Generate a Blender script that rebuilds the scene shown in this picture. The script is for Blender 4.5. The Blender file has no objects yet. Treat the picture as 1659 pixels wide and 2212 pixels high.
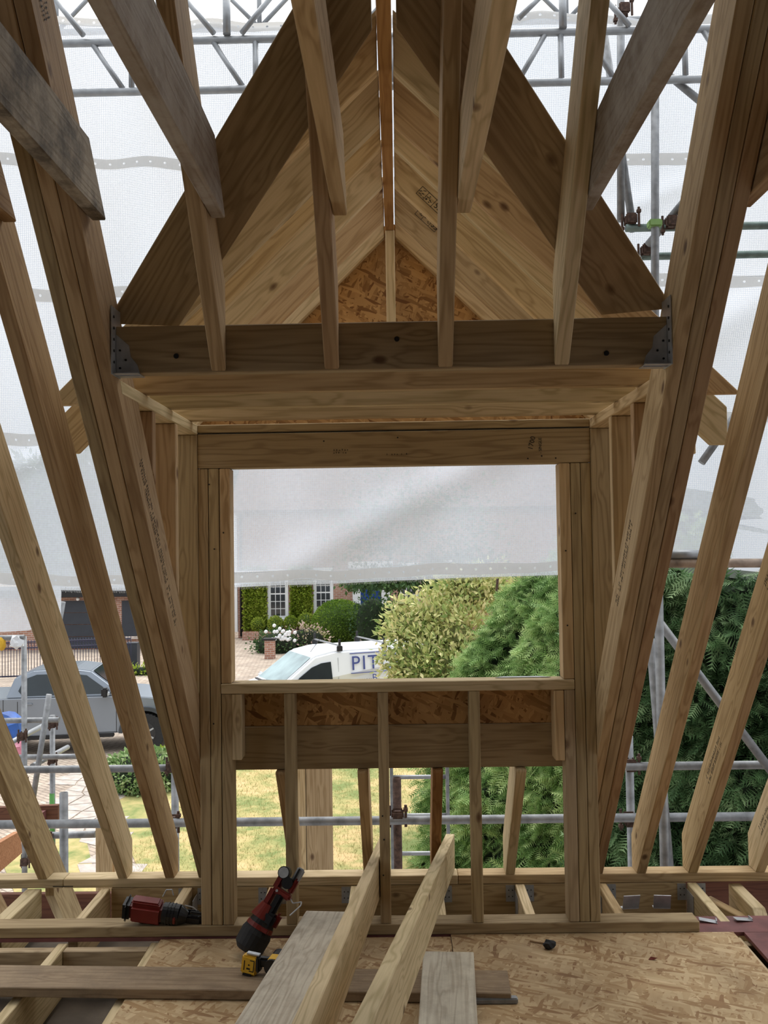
import bpy, bmesh, math, random
import numpy as np
from mathutils import Vector, Matrix, noise as mnoise
random.seed(7); rng = np.random.default_rng(7)
S = bpy.context.scene; C = S.collection
# ------------------------------------------------------------------ camera
F, W, H = 2000.0, 1659, 2212
th, ps, ro = 0.0333, -0.01418, -0.01516
CAM = Vector((0.0126, 0.0, 1.66567))
fwd = Vector((math.sin(ps)*math.cos(th), math.cos(ps)*math.cos(th), math.sin(th)))
rt0 = Vector((math.cos(ps), -math.sin(ps), 0)); up0 = rt0.cross(fwd)
rt = rt0*math.cos(ro)+up0*math.sin(ro); up = up0*math.cos(ro)-rt0*math.sin(ro)
cd = bpy.data.cameras.new('camera'); cam = bpy.data.objects.new('camera', cd); C.objects.link(cam)
cam.matrix_world = Matrix(((rt.x, up.x, -fwd.x, CAM.x), (rt.y, up.y, -fwd.y, CAM.y), (rt.z, up.z, -fwd.z, CAM.z), (0, 0, 0, 1)))
cd.sensor_fit = 'VERTICAL'; cd.sensor_height = 24; cd.lens = F/H*24; cd.clip_start = .05; cd.clip_end = 400
S.camera = cam
# ------------------------------------------------------------------ world: bright overcast
wd = bpy.data.worlds.new('overcast'); S.world = wd; wd.use_nodes = True
n = wd.node_tree.nodes; l = wd.node_tree.links; n.clear()
o = n.new('ShaderNodeOutputWorld'); b = n.new('ShaderNodeBackground'); tc = n.new('ShaderNodeTexCoord')
nz = n.new('ShaderNodeTexNoise'); nz.inputs['Scale'].default_value = 2.2; nz.inputs['Detail'].default_value = 6
cr = n.new('ShaderNodeValToRGB'); cr.color_ramp.elements[0].position = .35; cr.color_ramp.elements[0].color = (.72, .82, .95, 1)
cr.color_ramp.elements[1].position = .62; cr.color_ramp.elements[1].color = (1, 1, 1, 1)
l.new(tc.outputs['Generated'], nz.inputs['Vector']); l.new(nz.outputs['Fac'], cr.inputs['Fac'])
l.new(cr.outputs['Color'], b.inputs['Color'])
# overcast sky: brighter towards the zenith (1 + 2 sin elevation)
sg_ = n.new('ShaderNodeSeparateXYZ'); l.new(tc.outputs['Generated'], sg_.inputs[0]); mr_ = n.new('ShaderNodeMapRange'); mr_.inputs['From Min'].default_value = 0; mr_.inputs['From Max'].default_value = 1
mr_.inputs['To Min'].default_value = .62; mr_.inputs['To Max'].default_value = 2.1; l.new(sg_.outputs['Z'], mr_.inputs['Value']); l.new(mr_.outputs[0], b.inputs['Strength'])
l.new(b.outputs['Background'], o.inputs['Surface'])
sd = bpy.data.lights.new('sun', 'SUN'); sd.energy = 2.5; sd.angle = math.radians(60); sd.color = (1, .97, .92)
so = bpy.data.objects.new('sun', sd); C.objects.link(so); so.rotation_euler = (math.radians(-27), 0, math.radians(-10))
vs = S.view_settings; vs.view_transform = 'Standard'; vs.look = 'None'; vs.gamma = 1; vs.use_curve_mapping = False; vs.exposure = 0.16
S.cycles.max_bounces = 6; S.cycles.diffuse_bounces = 3; S.cycles.glossy_bounces = 2; S.cycles.transparent_max_bounces = 8; S.cycles.use_adaptive_sampling = True; S.cycles.adaptive_threshold = .03
S.cycles.use_denoising = True

def at(px, py, Y):
    d = fwd+rt*((px-W/2)/F)-up*((py-H/2)/F)
    return CAM+d*((Y-CAM.y)/d.y)
def atz(px, py, z):
    d = fwd+rt*((px-W/2)/F)-up*((py-H/2)/F)
    return CAM+d*((z-CAM.z)/d.z)
# ------------------------------------------------------------------ materials
MATS = {}
def newmat(name):
    m = bpy.data.materials.new(name); m.use_nodes = True; nt = m.node_tree
    return m, nt.nodes, nt.links, nt.nodes['Principled BSDF']
def plain(name, col, rough=.6, metal=0, var=.12, vscale=12, bump=0, col2=None, spec=.4):
    if name in MATS: return MATS[name]
    m, n, l, p = newmat(name)
    tc = n.new('ShaderNodeTexCoord'); nz = n.new('ShaderNodeTexNoise'); nz.inputs['Scale'].default_value = vscale; nz.inputs['Detail'].default_value = 5
    l.new(tc.outputs['Object'], nz.inputs['Vector'])
    r = n.new('ShaderNodeValToRGB'); c = Vector(col)
    r.color_ramp.elements[0].position = .3; r.color_ramp.elements[1].position = .7
    r.color_ramp.elements[0].color = (*(c*(1-var)), 1); r.color_ramp.elements[1].color = (*(Vector(col2) if col2 else c*(1+var)), 1)
    l.new(nz.outputs['Fac'], r.inputs['Fac']); l.new(r.outputs['Color'], p.inputs['Base Color'])
    p.inputs['Roughness'].default_value = rough; p.inputs['Metallic'].default_value = metal; p.inputs['Specular IOR Level'].default_value = spec
    if bump:
        bp = n.new('ShaderNodeBump'); bp.inputs['Strength'].default_value = bump; bp.inputs['Distance'].default_value = .01
        l.new(nz.outputs['Fac'], bp.inputs['Height']); l.new(bp.outputs['Normal'], p.inputs['Normal'])
    MATS[name] = m; return m
def math_(n, l, op, a, b=None, c=None):
    x = n.new('ShaderNodeMath'); x.operation = op
    for i, v in enumerate((a, b, c)):
        if v is None: continue
        if isinstance(v, (int, float)): x.inputs[i].default_value = v
        else: l.new(v, x.inputs[i])
    return x.outputs[0]
def wood(name, light, dark, knot=(.10, .045, .02), dirt=0, dirtcol=(.05, .04, .03), rings=1.0, kamt=1.0):
    """sawn softwood, grain along local X"""
    m, n, l, p = newmat(name)
    tc = n.new('ShaderNodeTexCoord'); oi = n.new('ShaderNodeObjectInfo')
    off = n.new('ShaderNodeVectorMath'); off.operation = 'SCALE'; off.inputs[0].default_value = (37, 19, 23); l.new(oi.outputs['Random'], off.inputs['Scale'])
    ad = n.new('ShaderNodeVectorMath'); ad.operation = 'ADD'; l.new(tc.outputs['Object'], ad.inputs[0]); l.new(off.outputs[0], ad.inputs[1])
    V = ad.outputs[0]
    mp = n.new('ShaderNodeMapping'); mp.inputs['Scale'].default_value = (4.6, 8.0, 8.0); l.new(V, mp.inputs['Vector'])
    vo = n.new('ShaderNodeTexVoronoi'); vo.inputs['Scale'].default_value = 1.0; l.new(mp.outputs[0], vo.inputs['Vector'])
    D = vo.outputs['Distance']
    mp2 = n.new('ShaderNodeMapping'); mp2.inputs['Scale'].default_value = (.55, 9, 9); l.new(V, mp2.inputs['Vector'])
    nz = n.new('ShaderNodeTexNoise'); nz.inputs['Scale'].default_value = 1; nz.inputs['Detail'].default_value = 3; l.new(mp2.outputs[0], nz.inputs['Vector'])
    near = n.new('ShaderNodeMapRange'); near.inputs['From Min'].default_value = .0; near.inputs['From Max'].default_value = .42
    near.inputs['To Min'].default_value = 1; near.inputs['To Max'].default_value = 0; near.interpolation_type = 'SMOOTHSTEP'; l.new(D, near.inputs['Value'])
    ph = math_(n, l, 'MULTIPLY', nz.outputs['Fac'], 80.0)
    ph2 = math_(n, l, 'MULTIPLY_ADD', near.outputs[0], 6.0, ph)
    sn = math_(n, l, 'SINE', ph2); sn = math_(n, l, 'MULTIPLY_ADD', sn, .5, .5)
    sn = math_(n, l, 'POWER', sn, 2.2)
    mp3 = n.new('ShaderNodeMapping'); mp3.inputs['Scale'].default_value = (7, 170, 170); l.new(V, mp3.inputs['Vector'])
    fn = n.new('ShaderNodeTexNoise'); fn.inputs['Scale'].default_value = 1; fn.inputs['Detail'].default_value = 2; l.new(mp3.outputs[0], fn.inputs['Vector'])
    f1 = math_(n, l, 'MULTIPLY', sn, .60*rings); f2 = math_(n, l, 'MULTIPLY_ADD', fn.outputs['Fac'], .75, f1)
    bl = n.new('ShaderNodeTexNoise'); bl.inputs['Scale'].default_value = 2.3; bl.inputs['Detail'].default_value = 3; l.new(V, bl.inputs['Vector'])
    f3 = math_(n, l, 'MULTIPLY_ADD', bl.outputs['Fac'], .5, f2); f3 = math_(n, l, 'SUBTRACT', f3, .40)
    mx = n.new('ShaderNodeMix'); mx.data_type = 'RGBA'; mx.clamp_factor = True
    mx.inputs[6].default_value = (*light, 1); mx.inputs[7].default_value = (*dark, 1); l.new(f3, mx.inputs[0])
    kr = n.new('ShaderNodeValToRGB'); e = kr.color_ramp.elements
    e[0].position = .055; e[0].color = (1, 1, 1, 1); e[1].position = .135; e[1].color = (0, 0, 0, 1)
    x = e.new(.095); x.color = (.6, .6, .6, 1)
    sc_ = n.new('ShaderNodeSeparateColor'); l.new(vo.outputs['Color'], sc_.inputs[0]); gate = math_(n, l, 'GREATER_THAN', sc_.outputs[0], .48)
    l.new(D, kr.inputs['Fac']); kf = math_(n, l, 'MULTIPLY', kr.outputs['Color'], math_(n, l, 'MULTIPLY', gate, .85*kamt))
    mk = n.new('ShaderNodeMix'); mk.data_type = 'RGBA'; l.new(kf, mk.inputs[0]); l.new(mx.outputs[2], mk.inputs[6]); mk.inputs[7].default_value = (*knot, 1)
    # every timber has its own tone
    hv = n.new('ShaderNodeHueSaturation'); l.new(mk.outputs[2], hv.inputs['Color'])
    vv = math_(n, l, 'MULTIPLY_ADD', oi.outputs['Random'], .24, .88); l.new(vv, hv.inputs['Value'])
    r7 = math_(n, l, 'MULTIPLY', oi.outputs['Random'], 17.0); r7 = math_(n, l, 'FRACT', r7)
    l.new(math_(n, l, 'MULTIPLY_ADD', r7, .010, .496), hv.inputs['Hue'])
    out = hv.outputs['Color']
    if dirt:
        dn = n.new('ShaderNodeTexNoise'); dn.inputs['Scale'].default_value = 7; dn.inputs['Detail'].default_value = 9; dn.inputs['Roughness'].default_value = .7; l.new(V, dn.inputs['Vector'])
        dr = n.new('ShaderNodeValToRGB'); dr.color_ramp.elements[0].position = .44; dr.color_ramp.elements[0].color = (0, 0, 0, 1); dr.color_ramp.elements[1].position = .62; dr.color_ramp.elements[1].color = (dirt,)*3+(1,)
        l.new(dn.outputs['Fac'], dr.inputs['Fac'])
        md = n.new('ShaderNodeMix'); md.data_type = 'RGBA'; l.new(dr.outputs['Color'], md.inputs[0]); l.new(out, md.inputs[6]); md.inputs[7].default_value = (*dirtcol, 1)
        out = md.outputs[2]
    l.new(out, p.inputs['Base Color']); p.inputs['Roughness'].default_value = .75; p.inputs['Specular IOR Level'].default_value = .25
    bp = n.new('ShaderNodeBump'); bp.inputs['Strength'].default_value = .25; bp.inputs['Distance'].default_value = .002
    l.new(f2, bp.inputs['Height']); l.new(bp.outputs['Normal'], p.inputs['Normal'])
    MATS[name] = m; return m
PINE = wood('new sawn pine', (.60, .43, .24), (.38, .25, .12))
PALE = wood('pale treated pine', (.66, .52, .32), (.42, .32, .17))
TREAT = wood('green treated studs', (.46, .345, .19), (.28, .195, .10))
DARKW = wood('brown layboard pine', (.52, .40, .25), (.33, .24, .14), kamt=.8)
RED = wood('reddish pine', (.46, .31, .17), (.30, .18, .09))
RIDGE = wood('orange ridge timber', (.40, .22, .085), (.27, .13, .045), kamt=.6)
GREYW = wood('weathered plank', (.74, .68, .55), (.50, .43, .33), dirt=.3, dirtcol=(.22, .18, .13))
BROWNP = wood('brown stained plank', (.33, .24, .15), (.22, .15, .09), dirt=.4, dirtcol=(.13, .09, .06), kamt=.4)
SPLASH = wood('plaster splashed joist', (.36, .31, .25), (.24, .19, .14), dirt=.55, dirtcol=(.50, .47, .42))
DIRTY = wood('mouldy board', (.42, .37, .29), (.30, .25, .18), dirt=.9, dirtcol=(.10, .085, .065))
OXIDE = wood('red oxide timber', (.17, .07, .04), (.10, .04, .025))
def osb(name, tint=(1, 1, 1), rough=.8, dk=1.0, up=False):
    m, n, l, p = newmat(name)
    tc = n.new('ShaderNodeTexCoord'); prev = None
    if up:   # boards standing upright: strands lie in the X-Z plane
        sx_ = n.new('ShaderNodeSeparateXYZ'); l.new(tc.outputs['Object'], sx_.inputs[0]); cx_ = n.new('ShaderNodeCombineXYZ'); l.new(sx_.outputs['X'], cx_.inputs[0]); l.new(sx_.outputs['Z'], cx_.inputs[1]); OBJ = cx_.outputs[0]
    else: OBJ = tc.outputs['Object']
    for i, (ang, sx, sy, seed) in enumerate(((12, 12, 60, 0), (75, 13, 62, 5), (-38, 11, 58, 9), (130, 14, 70, 13), (-8, 10, 52, 21), (50, 12, 66, 33), (100, 12, 64, 41), (-65, 13, 60, 52), (25, 11, 68, 63))):
        wn = n.new('ShaderNodeTexNoise'); wn.inputs['Scale'].default_value = 6; wn.inputs['Detail'].default_value = 2; l.new(OBJ, wn.inputs['Vector'])
        ws = n.new('ShaderNodeVectorMath'); ws.operation = 'MULTIPLY_ADD'; l.new(wn.outputs['Color'], ws.inputs[0]); ws.inputs[1].default_value = (.03, .03, .03); l.new(OBJ, ws.inputs[2])
        mr = n.new('ShaderNodeMapping'); mr.inputs['Rotation'].default_value = (0, 0, math.radians(ang)); mr.inputs['Location'].default_value = (seed*1.7, seed, 0); l.new(ws.outputs[0], mr.inputs['Vector'])
        ms = n.new('ShaderNodeMapping'); ms.inputs['Scale'].default_value = (sx, sy, 30); l.new(mr.outputs[0], ms.inputs['Vector'])
        v = n.new('ShaderNodeTexVoronoi'); v.inputs['Scale'].default_value = 1; l.new(ms.outputs[0], v.inputs['Vector'])
        sep = n.new('ShaderNodeSeparateColor'); l.new(v.outputs['Color'], sep.inputs[0])
        cr = n.new('ShaderNodeValToRGB'); e = cr.color_ramp.elements
        e[0].position = 0; e[0].color = (.30*tint[0]*dk, .17*tint[1]*dk, .08*tint[2]*dk, 1); e[1].position = 1; e[1].color = (.66*tint[0], .50*tint[1], .29*tint[2], 1)
        for pos, c in ((.15, (.42*dk, .27*dk, .13*dk)), (.45, (.52, .37, .20)), (.8, (.58, .43, .245))):
            q = e.new(pos); q.color = (c[0]*tint[0], c[1]*tint[1], c[2]*tint[2], 1)
        l.new(sep.outputs[0], cr.inputs['Fac'])
        if prev is None: prev = cr.outputs['Color']
        else:
            gt = math_(n, l, 'GREATER_THAN', sep.outputs[1], .66)
            mx = n.new('ShaderNodeMix'); mx.data_type = 'RGBA'; l.new(gt, mx.inputs[0]); l.new(prev, mx.inputs[6]); l.new(cr.outputs['Color'], mx.inputs[7]); prev = mx.outputs[2]
    dn = n.new('ShaderNodeTexNoise'); dn.inputs['Scale'].default_value = 2.6; dn.inputs['Detail'].default_value = 6; l.new(OBJ, dn.inputs['Vector'])
    dr = n.new('ShaderNodeValToRGB'); dr.color_ramp.elements[0].position = .35; dr.color_ramp.elements[0].color = (.72, .70, .68, 1); dr.color_ramp.elements[1].position = .6; dr.color_ramp.elements[1].color = (1, 1, 1, 1)
    l.new(dn.outputs['Fac'], dr.inputs['Fac'])
    mm = n.new('ShaderNodeMix'); mm.data_type = 'RGBA'; mm.blend_type = 'MULTIPLY'; mm.inputs[0].default_value = 1; l.new(prev, mm.inputs[6]); l.new(dr.outputs['Color'], mm.inputs[7])
    l.new(mm.outputs[2], p.inputs['Base Color']); p.inputs['Roughness'].default_value = rough; p.inputs['Specular IOR Level'].default_value = .3
    MATS[name] = m; return m
OSB = osb('osb floor board', tint=(1.0, .98, .97)); OSBD = osb('osb sheathing', tint=(1.0, .80, .58), dk=.75, up=True)
GALV = plain('galvanised steel', (.50, .52, .54), .4, .55, .15, 30)
TUBE = plain('scaffold tube steel', (.25, .255, .26), .5, .35, .3, 18, bump=.1)
TUBEG = plain('worn green tube', (.16, .21, .19), .5, .4, .3, 14)
ALU = plain('aluminium tube', (.33, .34, .35), .4, .35, .12, 20)
RUST = plain('rusty fitting', (.10, .06, .045), .8, .3, .5, 40, bump=.3)
BLACK = plain('black plastic', (.012, .012, .013), .4, 0, .2, 20)
BLACKR = plain('black rubber', (.02, .02, .021), .75, 0, .2, 30)
REDP = plain('red plastic', (.17, .02, .014), .38, 0, .15, 10)
YELP = plain('yellow plastic', (.72, .42, .03), .45, 0, .1, 10)
WHITE = plain('white paint', (.80, .81, .82), .4, 0, .04, 5)
INK = plain('black ink', (.03, .025, .02), .8, 0, .3, 60)
REDB = plain('red primed board', (.17, .06, .055), .6, 0, .3, 9, bump=.15)
# ------------------------------------------------------------------ object helpers
def tag(o, label=None, cat=None, group=None, kind=None):
    if label: o['label'] = label
    if cat: o['category'] = cat
    if group: o['group'] = group
    if kind: o['kind'] = kind
    return o
def empty(name, loc=(0, 0, 0), label=None, cat=None, group=None, kind=None):
    o = bpy.data.objects.new(name, None); C.objects.link(o); o.location = loc; o.empty_display_size = .1
    return tag(o, label, cat, group, kind)
def link(name, me, mat, parent=None, mw=None):
    o = bpy.data.objects.new(name, me); C.objects.link(o)
    if mat is not None and not me.materials: me.materials.append(mat)
    M = mw or Matrix.Identity(4)
    if parent is not None:
        o.parent = parent; P = parent['_m'] if '_m' in parent.keys() else None
        M = wmat(parent).inverted() @ M
    o.matrix_basis = M
    return o
def wmat(o):
    M = o.matrix_basis.copy()
    return wmat(o.parent) @ M if o.parent else M
def frombm(bm, name='m', smooth=False):
    me = bpy.data.meshes.new(name); bmesh.ops.recalc_face_normals(bm, faces=bm.faces); bm.to_mesh(me); bm.free()
    if smooth:
        for p in me.polygons: p.use_smooth = True
    return me
def member(name, O, dx, dz, thick, poly, mat, parent=None, bev=.003):
    """timber: polygon (s,t) in the plane of dx,dz, extruded by thick along dy = dz x dx; origin O; local X is the grain"""
    dx = Vector(dx).normalized(); dz = Vector(dz); dz = (dz-dx*dz.dot(dx)).normalized(); dy = dz.cross(dx)
    bm = bmesh.new()
    a = [bm.verts.new((s, 0, t)) for s, t in poly]; b_ = [bm.verts.new((s, thick, t)) for s, t in poly]
    bm.faces.new(a); bm.faces.new(b_[::-1]); k = len(poly)
    for i in range(k): bm.faces.new((a[i], a[(i+1) % k], b_[(i+1) % k], b_[i]))
    bmesh.ops.recalc_face_normals(bm, faces=bm.faces)
    if bev: bmesh.ops.bevel(bm, geom=list(bm.edges), offset=bev, segments=1, affect='EDGES', clamp_overlap=True)
    me = frombm(bm, name)
    M = Matrix(((dx.x, dy.x, dz.x, O[0]), (dx.y, dy.y, dz.y, O[1]), (dx.z, dy.z, dz.z, O[2]), (0, 0, 0, 1)))
    return link(name, me, mat, parent, M)
def beam(name, p0, p1, w, d, mat, parent=None, upv=(0, 0, 1), bev=.003):
    """box timber from p0 to p1 (centre of its bottom face), w across, d along upv"""
    p0 = Vector(p0); p1 = Vector(p1); dx = (p1-p0); L = dx.length; dx.normalize()
    dz = Vector(upv); dz = (dz-dx*dz.dot(dx)).normalized(); dy = dz.cross(dx)
    return member(name, p0-dy*w/2, dx, dz, w, [(0, 0), (L, 0), (L, d), (0, d)], mat, parent, bev)
def box(name, x0, x1, y0, y1, z0, z1, mat, parent=None, bev=.003):
    """axis box; grain along its longest side"""
    L = (x1-x0, y1-y0, z1-z0); i = L.index(max(L))
    if i == 0: return beam(name, (x0, (y0+y1)/2, z0), (x1, (y0+y1)/2, z0), y1-y0, z1-z0, mat, parent, bev=bev)
    if i == 1: return beam(name, ((x0+x1)/2, y0, z0), ((x0+x1)/2, y1, z0), x1-x0, z1-z0, mat, parent, bev=bev)
    return beam(name, ((x0+x1)/2, y0, z0), ((x0+x1)/2, y0, z1), x1-x0, y1-y0, mat, parent, upv=(0, 1, 0), bev=bev)
def yzm(name, x0, x1, pts, mat, parent=None, bev=.003):
    """timber lying in a Y-Z plane, pts world (y,z); first edge gives the grain"""
    O = Vector((x0, pts[0][0], pts[0][1])); e = Vector((0, pts[1][0]-pts[0][0], pts[1][1]-pts[0][1])).normalized()
    dy = Vector((1, 0, 0)); dz = e.cross(dy)
    P = [((Vector((0, y, z))-Vector((0, O.y, O.z))).dot(e), (Vector((0, y, z))-Vector((0, O.y, O.z))).dot(dz)) for y, z in pts]
    return member(name, O, e, dz, x1-x0, P, mat, parent, bev)
def xzm(name, y0, y1, pts, mat, parent=None, bev=.003):
    O = Vector((pts[0][0], y0, pts[0][1])); e = Vector((pts[1][0]-pts[0][0], 0, pts[1][1]-pts[0][1])).normalized()
    dy = Vector((0, 1, 0)); dz = e.cross(dy)
    P = [((Vector((x, 0, z))-Vector((O.x, 0, O.z))).dot(e), (Vector((x, 0, z))-Vector((O.x, 0, O.z))).dot(dz)) for x, z in pts]
    return member(name, O, e, dz, y1-y0, P, mat, parent, bev)
def sheet(name, pts, thick, mat, parent=None):
    """flat board: 3-D polygon, extruded along -normal"""
    bm = bmesh.new(); P = [Vector(p) for p in pts]; nrm = (P[1]-P[0]).cross(P[2]-P[0]).normalized()
    a = [bm.verts.new(p-P[0]) for p in P]; b_ = [bm.verts.new(p-P[0]-nrm*thick) for p in P]; k = len(P)
    bm.faces.new(a); bm.faces.new(b_[::-1])
    for i in range(k): bm.faces.new((a[i], a[(i+1) % k], b_[(i+1) % k], b_[i]))
    return link(name, frombm(bm, name), mat, parent, Matrix.Translation(P[0]))
def addtube(bm, p0, p1, r, seg=16, hollow=False, r1=None):
    p0 = Vector(p0); p1 = Vector(p1); d = p1-p0; L = d.length; q = d.to_track_quat('Z', 'Y').to_matrix().to_4x4()
    M = Matrix.Translation((p0+p1)/2) @ q
    if hollow:
        vs = []
        for z in (-L/2, L/2):
            for rr in (r, r*.84):
                vs.append([bm.verts.new(M @ Vector((rr*math.cos(2*math.pi*i/seg), rr*math.sin(2*math.pi*i/seg), z))) for i in range(seg)])
        for i in range(seg):
            j = (i+1) % seg
            bm.faces.new((vs[0][i], vs[0][j], vs[2][j], vs[2][i])); bm.faces.new((vs[1][j], vs[1][i], vs[3][i], vs[3][j]))
            bm.faces.new((vs[2][i], vs[2][j], vs[3][j], vs[3][i])); bm.faces.new((vs[0][j], vs[0][i], vs[1][i], vs[1][j]))
    else:
        bmesh.ops.create_cone(bm, cap_ends=True, segments=seg, radius1=r, radius2=r if r1 is None else r1, depth=L, matrix=M)
def tube(name, p0, p1, r, mat, parent=None, hollow=False, seg=16):
    p0 = Vector(p0); p1 = Vector(p1); bm = bmesh.new(); addtube(bm, Vector(), p1-p0, r, seg, hollow)
    me = frombm(bm, name, True)
    for p in me.polygons:
        if len(p.vertices) > 4: p.use_smooth = False
    return link(name, me, mat, parent, Matrix.Translation(p0))
def path(bm, pts, r, seg=8):
    for a, b_ in zip(pts, pts[1:]): addtube(bm, a, b_, r, seg)
def addbox(bm, c, s, M=None, bev=0):
    r = bmesh.ops.create_cube(bm, size=1, matrix=(M or Matrix.Identity(4)) @ Matrix.Translation(c) @ Matrix.Diagonal((*s, 1)))
    if bev:
        es = {e for v in r['verts'] for e in v.link_edges}
        bmesh.ops.bevel(bm, geom=list(es), offset=bev, segments=2, affect='EDGES')
def text(name, s, size, M, mat, parent=None, ext=.0004, space=1):
    cu = bpy.data.curves.new(name, 'FONT'); cu.body = s; cu.size = size; cu.extrude = ext; cu.space_character = space; cu.resolution_u = 3
    t = bpy.data.objects.new(name, cu); C.objects.link(t); dg = bpy.context.evaluated_depsgraph_get()
    me = bpy.data.meshes.new_from_object(t.evaluated_get(dg)); bpy.data.objects.remove(t)
    return link(name, me, mat, parent, M)
def leaves_mesh(name, P, N, tmpl_v, tmpl_f, size, mat, jitter=.5, parent=None, down=0.0, svar=.35):
    """scatter a small leaf template on points P with outward normals N: one mesh"""
    n_ = len(P); tv = np.array(tmpl_v, float); k = len(tv)
    N = N+rng.normal(0, jitter, N.shape); N[:, 2] -= down; N /= np.linalg.norm(N, axis=1)[:, None]
    a = rng.normal(0, 1, N.shape); T = np.cross(N, a); T /= np.linalg.norm(T, axis=1)[:, None]; B = np.cross(N, T)
    s = size*(1+rng.uniform(-svar, svar, n_))
    V = P[:, None, :]+s[:, None, None]*(tv[None, :, 0:1]*N[:, None, :]+tv[None, :, 1:2]*T[:, None, :]+tv[None, :, 2:3]*B[:, None, :])
    V = V.reshape(-1, 3); off = (np.arange(n_)*k)[:, None, None]
    Fc = (np.array(tmpl_f)[None]+off).reshape(-1, len(tmpl_f[0]))
    me = bpy.data.meshes.new(name); q = Fc.shape[1]
    me.vertices.add(len(V)); me.vertices.foreach_set('co', V.astype(np.float32).ravel())
    me.loops.add(Fc.size); me.loops.foreach_set('vertex_index', Fc.astype(np.int32).ravel())
    me.polygons.add(len(Fc)); me.polygons.foreach_set('loop_start', np.arange(len(Fc), dtype=np.int32)*q)
    me.update(calc_edges=True)
    ph = np.sin(P[:, 0]*2.3+P[:, 2]*1.9+.7)*np.sin(P[:, 1]*2.1-P[:, 2]*2.7)*.22
    rv = np.clip(rng.uniform(0, 1, n_)*.75+.12+ph, 0, 1); at_ = me.attributes.new('leaf', 'FLOAT', 'POINT'); at_.data.foreach_set('value', np.repeat(rv, k).astype(np.float32))
    return link(name, me, mat, parent)
LEAF_V = [(0, 0, 0), (.5, .28, .06), (1, 0, 0), (.5, -.28, .06)]; LEAF_F = [(0, 1, 2), (0, 2, 3)]
def frond(nf=6):
    v = []; f = []
    for i in range(nf):
        t = i/(nf-1); L = .55*(1-.6*t)+.12
        for sgn in (-1, 1):
            b0 = len(v); x = t*.85
            v += [(x, 0, 0), (x+.10, 0, 0), (x+L*.55, sgn*L*.55, -.12*L)]; f.append((b0, b0+1, b0+2))
    b0 = len(v); v += [(0, -.03, 0), (0, .03, 0), (1.1, 0, -.05)]; f.append((b0, b0+1, b0+2))
    return v, f
def leafmat(name, c1, c2, c3=None, trans=.35, rough=.6):
    m, n, l, p = newmat(name)
    ge = n.new('ShaderNodeAttribute'); ge.attribute_name = 'leaf'; r = n.new('ShaderNodeValToRGB'); e = r.color_ramp.elements
    e[0].color = (*c1, 1); e[1].color = (*c2, 1)
    if c3: q = e.new(.5); q.color = (*c3, 1)
    l.new(ge.outputs['Fac'], r.inputs['Fac']); l.new(r.outputs['Color'], p.inputs['Base Color'])
    p.inputs['Roughness'].default_value = rough; p.inputs['Specular IOR Level'].default_value = .25
    tr = n.new('ShaderNodeBsdfTranslucent'); l.new(r.outputs['Color'], tr.inputs['Color'])
    ms = n.new('ShaderNodeMixShader'); ms.inputs[0].default_value = trans; l.new(p.outputs[0], ms.inputs[1]); l.new(tr.outputs[0], ms.inputs[2])
    l.new(ms.outputs[0], n['Material Output'].inputs['Surface']); MATS[name] = m; return m
def ell_pts(c, r, n_, zmin=-1, rough=.12):
    d = rng.normal(0, 1, (n_*2, 3)); d /= np.linalg.norm(d, axis=1)[:, None]; d = d[d[:, 2] > zmin][:n_]
    rr = 1+rng.normal(0, rough, len(d)); P = np.array(c)+d*np.array(r)*rr[:, None]
    N = d/np.array(r); N /= np.linalg.norm(N, axis=1)[:, None]; return P, N
# ================================================================== THE LOFT
TAN = 1.2328; PH = math.atan(TAN); DV = .175/math.cos(PH)      # main roof pitch, rafter depth measured vertically
def zu(y, off=0): return .045+(4.564-y)*TAN+off                # underside of the rafters
YT = 1.15                                                      # rafters meet the ridge here
GW = 'main roof rafters'
def rafter(name, x0, mat, label, group, w=.045, tail=True, y1=None):
    if y1 is None:
        pts = [(YT, zu(YT)), (4.564, .045), (4.659, .045), (4.659, zu(4.659)), (5.2, zu(5.2)), (5.2, zu(5.2, DV)), (YT, zu(YT, DV))]
        if not tail: pts = [(YT, zu(YT)), (4.564, .045), (4.659, .045), (4.659, zu(4.659, DV)), (YT, zu(YT, DV))]
    else:
        pts = [(YT, zu(YT)), (y1, zu(y1)), (y1, zu(y1, DV)), (YT, zu(YT, DV))]
    o = yzm(name, x0, x0+w, pts, mat); tag(o, label, 'rafter', group); return o
def stamp(parent, O, dx, dz, L, h, rows=2, seed=1, mat=INK):
    """faint rows of printed grading marks, too worn to read"""
    r = random.Random(seed); dx = Vector(dx).normalized(); dz = Vector(dz); dz = (dz-dx*dz.dot(dx)).normalized(); nn = dz.cross(dx)
    bm = bmesh.new(); M = Matrix(((dx.x, nn.x, dz.x, O[0]), (dx.y, nn.y, dz.y, O[1]), (dx.z, nn.z, dz.z, O[2]), (0, 0, 0, 1)))
    for k in range(rows):
        s = 0
        while s < L:
            w = r.uniform(.004, .009); hh = h*r.uniform(.5, .95)
            if r.random() < .8:
                addbox(bm, (s+w/2, 0, k*h*1.5+hh/2), (w*.35, .0006, hh)); addbox(bm, (s+w/2, 0, k*h*1.5+hh*r.choice((.1, .5, .9))), (w, .0006, hh*.18))
            s += w+.004
    o = link('grading_stamp', frombm(bm), mat, parent, M); return o
dn = Vector((0, math.cos(PH), -math.sin(PH))); nup = Vector((0, math.sin(PH), math.cos(PH)))   # down the slope; out of the roof
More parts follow.
